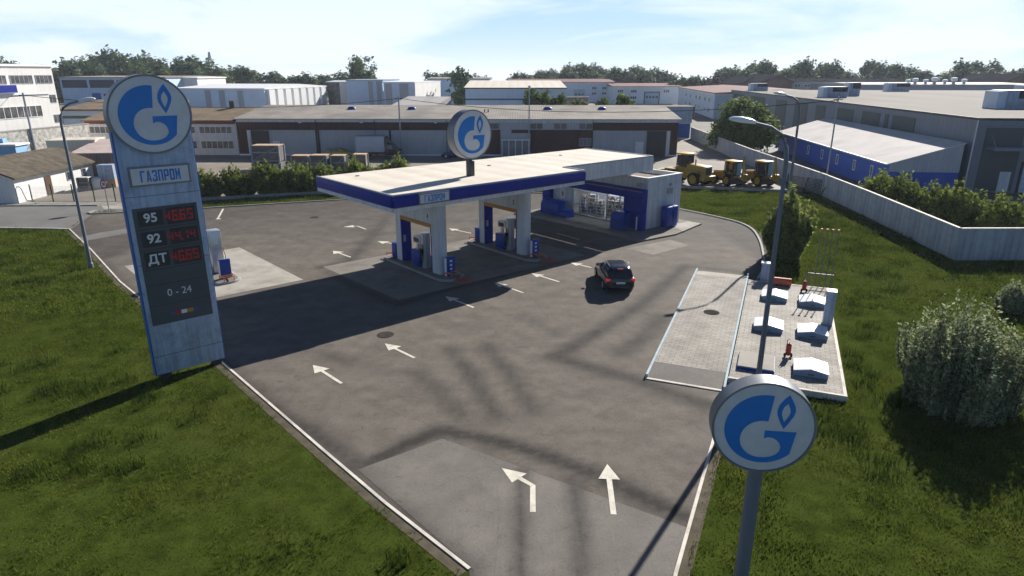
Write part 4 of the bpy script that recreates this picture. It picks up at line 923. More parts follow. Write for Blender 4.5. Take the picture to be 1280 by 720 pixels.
car('small olive yellow car parked before the grey warehouse wall', (-26.13, 101.41, .01), R(2), 'car_yellow', 4.4)
car('dark blue car almost hidden behind the canopy roof sign', (-8.64, 101.31, .01), R(175), 'car_blue')

t = thing('box_van', 'dark cab van with pale grey box body parked before the warehouse', 'van', (-20.5, 101.6, .01), R(0))
b = MB(); b.box(-3.1, 1.25, -1.1, 1.1, .95, 3.25); bx = b.build('box_body', mat('van box panel', (.42, .47, .54), rough=.4, var=.06, rib=('X', 1.2, .15)), t, bevel=.03)
b = MB(); b.box(-3.14, 1.27, -1.13, 1.13, 3.17, 3.29); b.build('box_rim', 'galv', bx)
b = MB(); b.yprism([(1.3, .45), (3.55, .45), (3.7, .75), (3.62, 1.15), (2.95, 1.4), (2.3, 2.15), (1.3, 2.25)], -1.0, 1.0); cb = b.build('cab', 'car_black', t, bevel=.06)
b = MB(); b.yprism([(1.3, 2.253), (2.25, 2.253), (1.32, 3.15)], -.95, .95); b.build('wind_deflector', 'car_black', t)
b = MB(); b.box(1.65, 2.35, -1.012, -1.003, 1.4, 2.0); b.box(1.65, 2.35, 1.003, 1.012, 1.4, 2.0); b.build('side_window', 'glass_blue', cb)
b = MB(); b.add([(2.36, -.85, 2.12), (2.36, .85, 2.12), (2.99, .85, 1.42), (2.99, -.85, 1.42)], [(0, 1, 2, 3)]); b.build('windscreen', 'glass_blue', cb, (.02, 0, .02))
for s in (-1, 1):
    b = MB(); b.box(3.5, 3.68, s*.6 if s > 0 else -.92, .92 if s > 0 else -.6, .85, 1.05); b.build('headlight', 'silver', t)
    for x in (-1.5, 2.75): wheel(t, x, s*.92, .36, .22)
b = MB(); b.box(-3.0, 1.3, -.5, .5, .55, .94); b.build('chassis', 'dark', t)

# wheel loader and backhoes
def tread(parent, x, y, r, w): wheel(parent, x, y, r, w, 'yellow', 18)
t = thing('wheel_loader', 'big yellow wheel loader, largest of the three machines parked by the shop', 'loader', (20.45, 76.81, .01), R(128), 'yellow machines parked in the yard')
b = MB(); b.box(-2.9, -.2, -.72, .72, .95, 1.95); b.yprism([(-2.95, 1.2), (-2.9, 2.25), (-.3, 2.4), (-.3, 1.2)], -.68, .68); b.build('engine_hood', 'yellow', t, bevel=.08)
b = MB(); b.box(-2.97, -2.93, -.45, .45, 1.35, 2.1); b.build('grille', 'dark', t); b = MB(); b.box(-3.2, -2.5, -1.1, 1.1, .7, 1.2); b.build('counterweight', 'yellow', t, bevel=.08)
b = MB(); b.box(-.2, 1.9, -.5, .5, .7, 1.6); b.build('front_frame', 'yellow', t, bevel=.05)
b = MB(); b.box(-.3, 1.1, -.7, .7, 1.6, 2.0); b.build('cab_base', 'yellow', t, bevel=.04)
b = MB()
for x in (-.3, .4, 1.1):
    for y in (-.68, .68): b.bar((x, y, 2.0), (x*.9+.04, y*.95, 3.35), .09)
c = b.build('cab_frame', 'dark', t); b = MB(); b.box(-.26, 1.05, -.62, .62, 2.05, 3.3); b.build('cab_glass', 'car_glass', c)
b = MB(); b.box(-.42, 1.2, -.76, .76, 3.36, 3.52); b.build('cab_roof', 'cab_yellow', t, bevel=.05)
for y in (-.62, .62):
    b = MB(); b.tube([(.9, y, 1.7), (2.2, y, 1.5), (3.2, y, .7)], [.14, .14, .1], 6); b.build('lift_arm', 'yellow', t)
b = MB(); b.yprism([(2.9, .1), (4.1, .1), (3.9, .25), (3.2, .45), (3.1, 1.2), (3.5, 1.5), (3.0, 1.45), (2.85, .7)], -1.4, 1.4); b.build('bucket', 'yellow', t)
for x in (-1.75, 1.55):
    for y in (-1.0, 1.0): tread(t, x, y, .8, .55)
    b = MB()
    for y in (-1.0, 1.0): b.xprism([(y-.3, 1.6), (y+.3, 1.6), (y+.3, 1.72), (y-.3, 1.72)], x-.75, x+.75)
    b.build('mudguard', 'yellow', t)
b = MB(); b.tube([(-1.3, .3, 2.2), (-1.3, .3, 2.95)], .07, 8); b.build('exhaust', 'dark', t); b = MB(); b.bar((1.1, -.7, 3.0), (1.3, -1.25, 3.1), .04); b.box(1.25, 1.33, -1.5, -1.2, 2.75, 3.2); b.build('mirror', 'dark', t)
t = thing('backhoe_loader', 'yellow backhoe loader parked next to the big wheel loader', 'backhoe', (25.02, 75.86, .01), R(112), 'yellow machines parked in the yard')
b = MB(); b.yprism([(0, .7), (2.2, .7), (2.25, 1.45), (.2, 1.7), (0, 1.7)], -.42, .42); b.build('engine_hood', 'yellow', t, bevel=.06)
b = MB(); b.box(-1.5, .2, -.55, .55, .55, 1.2); b.build('frame', 'yellow', t, bevel=.04)
b = MB()
for x in (-1.25, -.4, .15):
    for y in (-.62, .62): b.bar((x, y, 1.2), (x*.92, y*.92, 2.72), .08)
b.box(-1.3, .2, -.66, .66, 1.2, 1.26)
c = b.build('cab_frame', 'dark', t); b = MB(); b.box(-1.12, .1, -.54, .54, 1.2, 2.7); b.build('cab_glass', 'car_glass', c)
b = MB(); b.box(-1.27, -1.2, -.62, -.05, 1.15, 2.6); b.build('rear_door', 'painted_sky_glass', t)
b = MB(); b.box(-1.35, .3, -.68, .68, 2.72, 2.86); b.build('cab_roof', 'cab_yellow', t, bevel=.04)
for y in (-.5, .5):
    b = MB(); b.tube([(.3, y*1.2, 1.5), (1.8, y*1.2, 1.3), (2.6, y*1.2, .6)], [.09, .1, .07], 6); b.build('lift_arm', 'yellow', t)
b = MB(); b.yprism([(2.4, .1), (3.2, .1), (2.7, .45), (2.65, 1.0), (3.0, 1.15), (2.5, 1.1)], -1.05, 1.05); b.build('front_bucket', 'dark', t)
for x, y, r_, w_ in ((-.85, .85, .68, .42), (-.85, -.85, .68, .42), (1.5, .8, .5, .35), (1.5, -.8, .5, .35)): tread(t, x, y, r_, w_)
b = MB(); b.box(-1.75, -1.45, -1.0, 1.0, .35, 1.0); b.build('stabiliser', 'dark', t)
b = MB(); b.tube([(-1.7, -.4, .8), (-2.0, -.4, 2.2), (-1.75, -.4, 3.35)], [.16, .18, .12], 6); b.build('boom', 'yellow', t); b = MB(); b.tube([(-1.78, -.4, 3.3), (-2.25, -.4, 1.5)], [.12, .1], 6); b.yprism([(-2.4, .7), (-2.0, .8), (-2.1, 1.5), (-2.4, 1.45)], -.65, -.15); b.build('dipper', 'yellow', t)
bh = t
dup(bh, (28.44, 75.67, .01), R(114), 'yellow backhoe loader parked beside the concrete wall, rightmost of the machines')

# ================================================================== BACKGROUND BUILDINGS
M['maroon'] = mat('maroon sheet', (.055, .018, .017), rough=.6, var=.15, rib=('X', 1.3, .3))
M['grey_rib'] = mat('grey ribbed sheet', (.42, .44, .46), rough=.6, var=.06, streak=.2, rib=('X', 1.3, .28))
M['old_roof'] = mat('old fibre roof', (.30, .27, .23), rough=.9, var=.2, scale=.35, rib=('X', .8, .2), dark=(.15, .135, .12), dscale=.12, damt=.6)
M['brown_roof'] = mat('brown roof', (.20, .15, .10), rough=.9, var=.2, scale=.5, dark=(.10, .08, .06), dscale=.3, damt=.6)
M['dark_roof'] = mat('dark shingle roof', (.115, .095, .07), rough=.9, var=.35, scale=1.5, rib=('Y', .9, .3), dark=(.05, .045, .035), dscale=.4, damt=.7)
M['red_roof'] = mat('reddish roof', (.19, .10, .085), rough=.85, var=.15, scale=.2)
M['tan_roof'] = mat('tan roof felt', (.19, .168, .142), rough=.9, var=.14, scale=.08, stretch=(1, .25, 1), dark=(.13, .11, .09), dscale=.05, damt=.65)
M['white_roof'] = mat('pale metal roof', (.55, .51, .47), rough=.8, var=.08, scale=.4, rib=('Y', .5, .1), dark=(.36, .33, .30), dscale=.25, damt=.5)
M['pale_blue_wall'] = mat('pale blue wall', (.52, .63, .76), rough=.7, var=.06, scale=.3, streak=.12)
M['blue_white_wall'] = mat('bluish white wall', (.64, .70, .77), rough=.7, var=.06, scale=.3, streak=.12)
M['white_wall'] = mat('white wall', (.72, .70, .66), rough=.8, var=.06, scale=.4, streak=.15)
M['cream_wall'] = mat('cream wall', (.56, .52, .42), rough=.85, var=.08, scale=.5, streak=.15)
M['light_blue'] = mat('light blue wall', (.25, .42, .60), rough=.7, var=.05)
M['grey_panel'] = mat('grey panel', (.18, .205, .24), rough=.6, var=.07, scale=.3, streak=.15, rib=('Y', .3, .12))
M['slate_panel'] = mat('dark green grey panel', (.060, .072, .072), rough=.6, var=.1, scale=.4)
M['deep_blue'] = mat('deep blue sheet', (.008, .085, .43), rough=.55, var=.1, scale=.4, rib=('Y', .9, .2))
M['brick'] = mat('old brick', (.17, .10, .08), rough=.9, var=.25, scale=.3)
M['weathered'] = mat('weathered boards', (.30, .25, .22), rough=.85, var=.15, rib=('X', .9, .3), streak=.3)
M['pink_roof'] = mat('faded pink roof', (.50, .40, .36), rough=.85, var=.12, scale=.8, dark=(.34, .27, .24), dscale=.5, damt=.5)
M['garage'] = mat('garage door', (.40, .50, .58), rough=.5, var=.05, rib=('Z', .55, .2))
M['stone'] = mat('rough pale stone', (.42, .40, .36), rough=.95, var=.5, scale=2.2)
def window(parent, x, y, z, w, h, rz=0., pane='glass', nm=1, frame='galv', fw=.07):
    b = MB(); b.box(-w/2, w/2, -.06, 0, 0, fw); b.box(-w/2, w/2, -.06, 0, h-fw, h); b.box(-w/2, -w/2+fw, -.06, 0, fw, h-fw); b.box(w/2-fw, w/2, -.06, 0, fw, h-fw)
    for k in range(1, nm+1):
        c = -w/2+w*k/(nm+1); b.box(c-fw/2, c+fw/2, -.05, 0, fw, h-fw)
    f = b.build('window', frame, parent, (x, y, z), rz)
    b = MB(); b.box(-w/2+.02, w/2-.02, -.03, -.005, .02, h-.02); b.build('pane', pane, f)
    return f
def slab(name, m, parent, x0, x1, y0, y1, z0, z1): return MB().box(x0, x1, y0, y1, z0, z1).build(name, m, parent)

# ---- long maroon and grey warehouse
t = thing('warehouse', 'long low grey and maroon warehouse with mottled grey roof behind the canopy', 'warehouse', (-42.81, 104.66, 0), R(-1.2))
Lw = 68.4; wx = lambda p: (p-296)*.1239
b = MB(); b.xprism([(0, 0), (0, 5.5), (14, 6.9), (28, 5.5), (28, 0)], 0, Lw); w = b.build('wall', 'grey_rib', t)
b = MB(); b.xprism([(-.25, 5.53), (-.25, 5.64), (14, 7.06), (28.5, 5.62), (28.5, 5.5), (14, 6.92)], -.4, Lw+.4); rf = b.build('roof', 'old_roof', t)
slab('gutter', 'galv', t, -.4, Lw+.4, -.36, -.253, 5.5, 5.63)
slab('upper_sheet', 'white', t, 0, Lw, -.03, -.002, 5.1, 5.5)
for a, c, z0, z1 in ((296, 308, .25, 3.9), (296, 602, 3.9, 5.1), (603, 627, .25, 4.0), (665, 742, .25, 4.0), (742, 847.8, 3.9, 5.1), (838.5, 847.8, .25, 3.9), (394.5, 396.5, .25, 3.9), (397.3, 399.3, .25, 3.9), (487.5, 490, .25, 3.9), (641, 664.9, 3.5, 4.0)):
    slab('maroon_panel', 'maroon', t, wx(a), wx(c), -.08, -.032 if z1 > 5 else -.002, z0, z1)
slab('plinth', 'white_clean', t, -.05, Lw+.05, -.12, -.085, 0, .245)
for a, c in ((308.3, 312.5), (834, 838.2)): slab('pilaster', 'white', t, wx(a), wx(c), -.2, -.122, 0, 3.88)
for a, c in ((313.5, 335.5), (809.5, 833.5)): slab('roller_door', 'slate2', t, wx(a), wx(c), -.14, -.122, 0, 3.85)
for a, c in ((339.5, 348), (796, 806)): slab('side_door', 'white_wall', t, wx(a), wx(c), -.11, -.003, 0, 2.2)
for p, ww in ((614, 1.7), (621.5, 1.7), (668, 1.7), (676, 1.7), (698, 1.7), (706, 1.7), (729, 1.7), (737.5, 1.7)): window(t, wx(p), -.034, 4.1, 1.0, .9, nm=0, pane='curtain')
window(t, wx(733), -.085, 1.55, 1.9, 1.2, nm=2, pane='glass_blue')
en = slab('entrance', 'white_clean', t, wx(628), wx(664), -1.0, -.01, 2.45, 2.62)
for k in range(5): slab('door_post', 'white_clean', en, wx(629)+k*1.03, wx(629)+k*1.03+.12, -.95, -.85, 0, 2.445)
slab('entrance_glass', 'glass_blue', en, wx(629)+.12, wx(629)+4.1, -.91, -.89, .05, 2.44)
for p in (420, 502, 686, 759, 571):
    if p == 571: continue
    x = wx(p)*.995+.5; b = MB(); rings = []
    b.loft([[(x+.75*k*math.cos(R(a)), 9.2+.6*k*math.sin(R(a)), z) for a in range(0, 360, 30)] for k, z in ((1, 6.4), (1, 6.62), (.85, 6.85), (.45, 7.0))]); b.build('roof_vent', 'blue_box', rf, smooth=True)
for p in (604, 608.5): slab('roof_pipe', 'dark', rf, wx(p), wx(p)+.18, 6.2, 6.4, 6.1, 6.75)
for p in (375, 452, 545, 680): slab('wall_lamp', 'lamp_head', t, wx(p), wx(p)+.4, -.35, -.082, 5.0, 5.12)
for p in (396, 470, 560, 742):
    b = MB(); b.tube([(wx(p), -.16, 0), (wx(p), -.16, 5.4)], .06, 6); b.build('downpipe', 'dark', t)

# ---- brown roofed two storey office on the left
t = thing('brown_roof_office', 'white two storey office with brown roof and red eave strip left of the maroon warehouse', 'office', (-66.93, 105.52, 0), R(-1.0))
b = MB(); b.xprism([(0, 0), (0, 5.15), (9, 6.5), (18, 5.15), (18, 0)], 0, 23.8); b.build('wall', 'white', t)
b = MB(); b.xprism([(-.5, 5.2), (-.5, 5.35), (9, 6.8), (18.5, 5.35), (18.5, 5.2), (9, 6.6)], -.3, 23.75); b.build('roof', 'brown_roof', t)
slab('red_strip', mat('faded red strip', (.22, .06, .06), rough=.7), t, 0, 23.7, -.1, -.003, 4.75, 5.15)
for x in (0.4, 6.2, 12, 17.8):
    window(t, x+2.7, -.002, 3.3, 5.2, 1.1, nm=5, pane='curtain', frame='white_clean'); window(t, x+2.7, -.002, .95, 5.2, 1.25, nm=5, pane='curtain', frame='white_clean')
slab('chimney', 'dark', t, 19.4, 20.2, 8.6, 9.2, 6.4, 7.9)
# ---- white office on the far left
OFR = R(-8)
t = thing('white_office', 'tall white three storey office with ribbon windows at the left edge', 'office', (-66.83, 100.17, 0), OFR)
slab('wall', 'white_wall', t, -16, 0, -20, 0, 0, 13.2); slab('roof', 'white_clean', t, -16.2, .2, -20.2, .2, 13.2, 13.5)
for y0, y1, z in ((-3.2, -.3, 10.9), (-7.4, -3.7, 10.9), (-12, -8, 10.9), (-1.7, -.3, 8.2), (-1.5, -.2, 5.4), (-1.5, -.2, 2.6)): window(t, .002, (y0+y1)/2, z, y1-y0, 1.15, R(90), nm=max(1, int((y1-y0)*1.3)), pane='curtain')
t = thing('white_annex', 'lower bright white block with a long window band before the white office', 'annex', (-61.51, 90.59, 0), OFR)
slab('wall', 'white_wall', t, -12, 0, -11.7, 0, 0, 9.7); slab('roof', 'white_clean', t, -12.15, .15, -11.85, .15, 9.7, 9.95)
window(t, .002, -6.4, 6.9, 9.6, 1.45, R(90), nm=9, pane='curtain', frame='white_clean')
slab('solar_panel', 'blue', t, .05, .5, -11, -5.2, 10.0, 10.9)
t = thing('stone_wall', 'rough pale stone boundary wall before the white annex', 'wall', (-60.6, 90.79, 0), OFR)
slab('wall', 'stone', t, 0, .5, -11.2, 4, 0, 5.5); slab('coping', 'kerb_grey', t, -.05, .55, -11.25, 4.05, 5.5, 5.62)
t = thing('light_blue_shed', 'long light blue flat roofed shed with white edge behind the dark roofed house', 'shed', (-91.25, 75.09, 0), R(5))
slab('wall', 'light_blue', t, 0, 33.2, 0, 2.4, 0, 4.2); slab('roof_edge', 'white_clean', t, -.2, 33.4, -.2, 2.6, 4.2, 4.4); slab('upper_band', 'light_blue', t, 0, 31, 1.6, 2.4, 4.403, 4.9)
t = thing('cream_block', 'plain cream block wall between the shed and the brown roofed office', 'block', (-57.59, 82.46, 0), R(14))
slab('wall', 'cream_wall', t, 0, 5.4, 0, 4, 0, 4.3); slab('coping', 'kerb', t, -.05, 5.45, -.05, 4.05, 4.3, 4.4)
t = thing('grey_shed', 'low grey shed roof behind the street lamp left of the pylon', 'shed', (-84.42, 126.96, 0), 0)
slab('wall', 'blue_white_wall', t, 0, 18, 0, 12, 0, 5.6); b = MB(); b.xprism([(-.4, 5.6), (-.4, 5.9), (12.4, 7.2), (12.4, 5.6)], -.3, 18.3); b.build('roof', 'brown_roof', t); slab('green_strip', mat('green strip', (.10, .17, .09)), t, 0, 18, -.05, -.002, 4.2, 4.7)
# ---- small house with dark roof
t = thing('small_house', 'small white house with dark shingle roof behind the wire fence', 'house', (-49.04, 64.47, 0), 0); t.scale = (1, .957, 1)
b = MB(); b.yprism([(-7.8, 0), (0, 0), (0, 2.5), (-3.9, 4.0), (-7.8, 2.5)], 0, 13.2); b.build('wall', 'white_wall', t)
b = MB(); b.yprism([(.4, 2.36), (.4, 2.52), (-3.9, 4.2), (-8.2, 2.52), (-8.2, 2.36), (-3.9, 4.04)], -.35, 13.5); b.build('roof', 'dark_roof', t)
slab('door', mat('brown door', (.10, .06, .04)), t, .002, .06, 4.5, 5.5, .02, 2.0)
window(t, .002, 8.6, 1.05, .8, .95, R(90), nm=0); window(t, .002, 11.4, 1.05, .8, .95, R(90), nm=0); window(t, -2.2, -.002, .8, .9, 1.2, 0, nm=0, frame='white_clean')
t = thing('tin_shack', 'weathered shack with faded pink roof behind the small house', 'shack', (-51.76, 78.44, 0), R(8))
slab('wall', 'weathered', t, 0, 9.6, 0, 7, 0, 3.3); b = MB(); b.xprism([(-.5, 3.25), (-.5, 3.37), (7.3, 4.3), (7.3, 4.18)], -.3, 9.9); b.build('roof', 'pink_roof', t)
# ---- wire fence, gate, junk, round traffic sign
t = thing('wire_fence', 'wire mesh fence with green posts along the left road', 'fence', (-48.24, 65.33, 0), R(2))
for k in range(6):
    b = MB(); b.tube([(k*2.05, 0, 0), (k*2.05, 0, 1.75)], .055, 8); b.build('post', mat('green post paint', (.01, .06, .015)) if k == 0 else 'green_post', t)
    if k == 0: M['green_post'] = t.children[0].data.materials[0]
b = MB()
for z in np.arange(.1, 1.6, .14): b.box(0, 10.3, -.006, .006, z, z+.012)
for x in np.arange(.1, 10.3, .14): b.box(x, x+.012, .007, .017, .1, 1.55)
b.build('wire_mesh', 'galv', t)
t = thing('pipe_gate', 'bent grey pipe barrier at the corner of the small house', 'barrier', (-48.84, 64.09, 0), R(5))
b = MB(); b.tube([(.1, 0, 0), (.1, 0, 1.5), (.25, 0, 1.7), (.5, 0, 1.7), (.65, 0, 1.5), (.9, 0, .35), (1.7, 0, .3), (1.7, 0, 0)], .05, 8); b.build('pipe', 'galv', t, smooth=True)
def crate(name, label, x, y, w, d, h, side, top=None, rz=0., tiers=1, cat='crate', group=None):
    t = thing(name, label, cat, (x, y, .01), rz, group)
    hh = h/tiers
    for k in range(tiers):
        g_ = 1+.06*(tiers-1-k); x1 = w/2*g_; y1 = d/2*g_; z0 = k*hh
        b = MB(); b.box(-x1+.05, x1-.05, -y1+.05, y1-.05, z0+.08, z0+hh-.08); bd = b.build('crate_body', side, t)
        for s in (-1, 1):
            for s2 in (-1, 1):
                q = MB(); q.box(s*x1-.07, s*x1+.07, s2*y1-.07, s2*y1+.07, z0, z0+hh-.083); q.build('corner_post', 'galv' if side == 'crate_grey' else 'wood_crate', bd)
        for z in (z0+.08, z0+hh*.55):
            q = MB(); q.box(-x1, x1, -y1-.03, -y1+.045, z, z+.12); q.build('slat', 'wood_crate' if side != 'crate_grey' else 'galv', bd)
        if side == 'crate_grey': q = MB(); q.bar((-x1+.1, -y1-.02, z0+.2), (x1-.1, -y1-.02, z0+hh-.15), .1); q.build('brace', 'galv', bd)
    if top: b = MB(); b.box(-w/2, w/2, -d/2, d/2, h-.08, h); b.build('top_planks', top, t)
    return t
crate('crate_stack', 'tall stack of two wide grey crates topped with fresh planks', -29.9, 81.5, 3.3, 2.0, 4.0, 'crate_grey', 'wood_top', 0, 2, group='crates behind the hedge')
for px, yy, w_, h_, s_, l_ in ((377.5, 85.81, 2.1, 2.25, 'crate_grey', 'grey framed crate with plank top, left one of the touching pair'), (400.5, 85.81, 2.1, 2.3, 'crate_grey', 'grey framed crate with plank top, right one of the touching pair'), (424, 86.38, 1.75, 2.2, 'crate_grey', 'grey crate with diagonal brace before the yellow car'), (450.5, 87.25, 1.7, 2.25, 'wood_crate', 'pale wooden slatted crate nearest the canopy corner'), (306, 79.59, 1.3, 1.1, 'wood_crate', 'low wooden crate left of the tall crate stack')):
    d_ = yy*math.cos(CP)+11*math.sin(CP); crate('crate', l_, (px-640)/CF*d_, yy, w_, 1.7, h_, s_, 'wood_top', 0, 1, group='crates behind the hedge')
p = G(105, 238.5); crate('crate', 'dark lidded box beside the white bags by the small house', p[0], p[1]+.6, 1.2, 1.0, 1.45, 'slate', 'white_wall')
p = G(116, 237); t = thing('bulk_bag', 'bulging white bulk bag next to the dark box by the small house', 'bag', (p[0]+.1, p[1]+.5, .01)); b = MB(); b.loft([[(k*(.5 if abs(math.cos(R(a))) > .3 else .52)*math.cos(R(a))*1.15, k*.55*math.sin(R(a)), z) for a in range(0, 360, 30)] for k, z in ((.85, 0), (1.08, .3), (1.1, .75), (.95, 1.15), (.6, 1.3))]); b.build('bag_body', 'white_wall', t, smooth=True)
p = G(131, 236); t = thing('steel_cage', 'grey steel cabinet standing on timber beside the shack', 'cabinet', (p[0]-.2, p[1]+1.5, .01)); slab('cabinet_shell', 'pylon', t, -.9, .9, -.5, .5, .9, 2.5); slab('timber_base', 'wood_top', t, -.95, .95, -.55, .55, 0, .9)
p = G(142, 233); crate('crate', 'tall pale plywood crate against the weathered shack', p[0], p[1]+.8, 1.5, 1.2, 2.4, 'wood_top', 'wood_top')
t = thing('speed_sign', 'round red rimmed speed limit sign by the left road', 'traffic sign', (-38.09, 61.12, 0), R(-12))
b = MB(); b.tube([(0, 0, -.1), (0, 0, 2.75)], .045, 8); b.build('post', 'galv', t)
b = MB(); b.lathe_y([(.40, -.07), (.40, -.05)], 28, (0, 0, 2.45)); k = b.build('sign_disc', 'red', t); b = MB(); b.lathe_y([(.29, -.078), (.29, -.0705)], 28, (0, 0, 2.45)); b.build('sign_center', 'letter_white', k)
text('number', '30', 'slate2', .36, k, (0, -.083, 2.45), (R(90), 0, 0), .85, .012)

# ---- blue lean-to and grey hall on the right
RA = R(-6.2)
t = thing('grey_hall', 'huge flat roofed grey hall with dark panels on the right', 'hall', (48.54, 70.02, 0), RA); t.scale = (1, .957, 1)
b = MB(); b.box(0, 78, 0, 128, 0, 7.2); b.build('wall', 'grey_panel', t)
b = MB(); b.box(-.15, 78.2, -.2, 128.2, 7.2, 7.86); pr = b.build('parapet', 'grey_panel', t)
slab('roof', 'tan_roof', t, .05, 78, 0, 128, 7.862, 7.90); slab('roof_edge', 'dark', t, -.22, 78.25, -.26, -.2, 7.66, 7.92); slab('roof_edge', 'dark', t, -.21, -.151, -.2, 128.2, 7.66, 7.92)
for y0, y1 in ((25, 31.5), (35, 42.5), (14.2, 20.8), (22.2, 23.4), (48, 53), (58, 66), (72, 80), (90, 104), (112, 124)):
    slab('dark_panel', 'slate_panel', t, -.06, -.002, y0, y1, .3, 7.0)
for x0, x1, z0 in ((.9, 4.6, .35), (22, 27, .35)): slab('dark_panel', 'slate_panel', t, x0, x1, -.06, -.002, z0, 6.9)
slab('canopy_strip', 'grey_panel', t, 1.2, 14, -1.6, -.01, 4.7, 5.05)
for x in (1.4, 4.6, 8):
    b = MB(); b.bar((x, -1.5, 5.05), (x, -.08, 6.3), .05); b.build('canopy_stay', 'galv', t)
b = MB(); b.tube([(-.25, -.28, 0), (-.25, -.28, 7.7)], .07, 8); b.build('downpipe', 'white', t)
slab('side_door', 'white', t, 3.1, 4.2, -.1, -.062, .3, 2.4); dr = slab('garage_door', 'garage', t, 5.3, 9.3, -.09, -.003, .25, 3.3); slab('door_frame', 'dark', t, 5.05, 5.297, -.1, -.003, .2, 3.5); slab('door_frame', 'dark', t, 5.297, 9.5, -.1, -.003, 3.303, 3.5)
for k in range(4): slab('door_pane', 'glass', dr, 5.6+k*.95, 6.2+k*.95, -.1, -.0905, 1.7, 2.0)
slab('plinth', 'dark', t, -.1, 78, -.5, -.262, 0, .24)
def hvac(px, y, Y, w, d, h, label):
    x, z = AY(px, y, Y); t = thing('roof_unit', label, 'roof unit', (x, Y, 7.9), RA, 'units on the grey hall roof')
    slab('housing', 'pylon', t, -w/2, w/2, 0, d, 0, h); slab('louvre', 'dark', t, -w*.25, w/2+.01, -.03, -.003, h*.55, h*.98); slab('duct', 'blue_white_wall', t, -w/2-w*.2, -w/2-.003, .1, d*.8, 0, h*.95)
    for k in range(3): slab('access_panel', 'galv', t, -w*.45+k*w*.22, -w*.45+k*w*.22+w*.14, -.02, -.003, h*.1, h*.4)
hvac(951, 110, 178, 3.6, 4, 1.9, 'roof unit farthest left on the grey hall roof'); hvac(1046, 121, 128, 3.6, 4, 2.0, 'long pale roof unit in the middle of the grey hall roof'); hvac(1068, 117, 138, 2.0, 3, 2.6, 'dark faced roof unit just behind the long middle unit')
hvac(1126, 111, 172, 4.2, 4, 2.1, 'small distant roof unit right of the middle of the grey hall roof'); hvac(1284, 138, 88, 5.5, 4, 2.3, 'largest roof unit near the right edge of the grey hall roof'); hvac(1292, 117, 135, 3, 4, 2.2, 'roof unit cut by the right picture edge')
t = thing('blue_lean_to', 'long blue metal lean-to with pale sloping roof against the grey hall', 'shed', (40.6, 71.07, 0), R(-5.6)); t.scale = (1, .957, 1)
Ll = 42.5
b = MB(); b.yprism([(0, 0), (7.2, 0), (7.2, 5.2), (0, 3.0)], 0, Ll); w = b.build('wall', 'deep_blue', t)
b = MB(); b.add([(0, -.03, 2.2), (7.2, -.03, 2.2), (7.2, -.03, 5.2), (0, -.03, 3.0)], [(0, 1, 2, 3)]); b.build('grey_gable', 'grey_rib', t)
b = MB(); b.yprism([(-.35, 2.92), (7.22, 5.22), (7.22, 5.36), (-.35, 3.06)], -.3, Ll+.3); b.build('roof', 'white_roof', t); slab('gutter', 'galv', t, -.47, -.352, -.3, Ll+.3, 2.9, 3.08)
for k, y in enumerate((4.2, 9.4, 15.2, 21, 27, 33.5, 38.8)): window(t, -.003, y, 1.1, .75, 1.25, R(-90), nm=0, frame='white_clean', fw=.1)
b = MB(); b.tube([(-.1, Ll+.1, 3.0), (-.1, Ll+.1, 4.0)], .15, 8); b.build('roof_pipe', 'white_clean', t)
# ---- concrete boundary wall
def pwall(label, pts, step=3.2, h=2.25, group='concrete boundary walls'):
    t = thing('concrete_wall', label, 'wall', (*pts[0], 0), 0, group)
    o = np.array(pts[0])
    for a, c in zip(pts[:-1], pts[1:]):
        a = np.array(a)-o; c = np.array(c)-o; l = np.linalg.norm(c-a); n_ = max(1, round(l/step)); dr_ = (c-a)/l; an = math.atan2(dr_[1], dr_[0])
        for k in range(n_):
            p = a+(c-a)*k/n_; q = MB(); q.box(.012, l/n_-.012, -.09+.012*rng.uniform(-1, 1), .09, -.1, h-.06); q.build('wall_panel', 'concrete_wall', t, (p[0], p[1], 0), an, bevel=.015)
        q = MB(); q.box(0, l, -.12, .12, h-.058, h+.03); q.build('coping', 'kerb', t, (a[0], a[1], 0), an)
    return t
pwall('pale concrete panel wall running along the lawn and turning at the right edge', [(32.71, 68.01), (32.06, 59.01), (30.6, 43.7), (37.18, 43.75), (62.31, 43.99)])
pwall('pale concrete panel wall behind the yellow machines', [(32.76, 68.2), (33.37, 93.47), (35.17, 131.75)])
t = thing('mesh_fence', 'short dark green mesh fence closing the gap between the two concrete walls', 'fence', (30.15, 71.74, 0), math.atan2(-3.4, 2.2))
for k in range(3): b = MB(); b.tube([(k*2.0, 0, 0), (k*2.5, 0, 1.9)], .05, 8); b.build('post', 'green_post', t)
b = MB()
for z in np.arange(.05, 1.8, .15): b.box(0, 4.05, -.016, .016, z, z+.032)
for x in np.arange(.05, 4.1, .15): b.box(x, x+.032, .017, .04, .05, 1.75)
b.build('wire_mesh', 'black', t)
strip('kerb', [(17.08, 73.27), (18.99, 73.56), (31.15, 70.69)], -.12, .12, -.02, .28, 'kerb_grey')
strip('kerb', [(-33.16, 65.43), (-19.8, 70.12), (-12.06, 72.89)], -.15, .15, -.02, .3, 'kerb_grey')
t = thing('yard_gate', 'blue gate under a pale wall at the end of the yard', 'gate', (26.63, 133.18, 0), R(-2)); slab('gate_leaf', mat('bright blue gate', (.02, .11, .42)), t, 0, 8.6, 0, .2, .05, 2.9); slab('lintel_wall', 'pylon', t, -.2, 8.8, -.1, .4, 2.95, 6.0); b = MB(); b.yprism([(-.2, 6.0), (8.8, 6.0), (8.8, 3.9), (9.2, 3.9), (9.2, 6.1), (-.2, 6.1)], -.15, 6); b.build('roof', 'brown_roof', t)

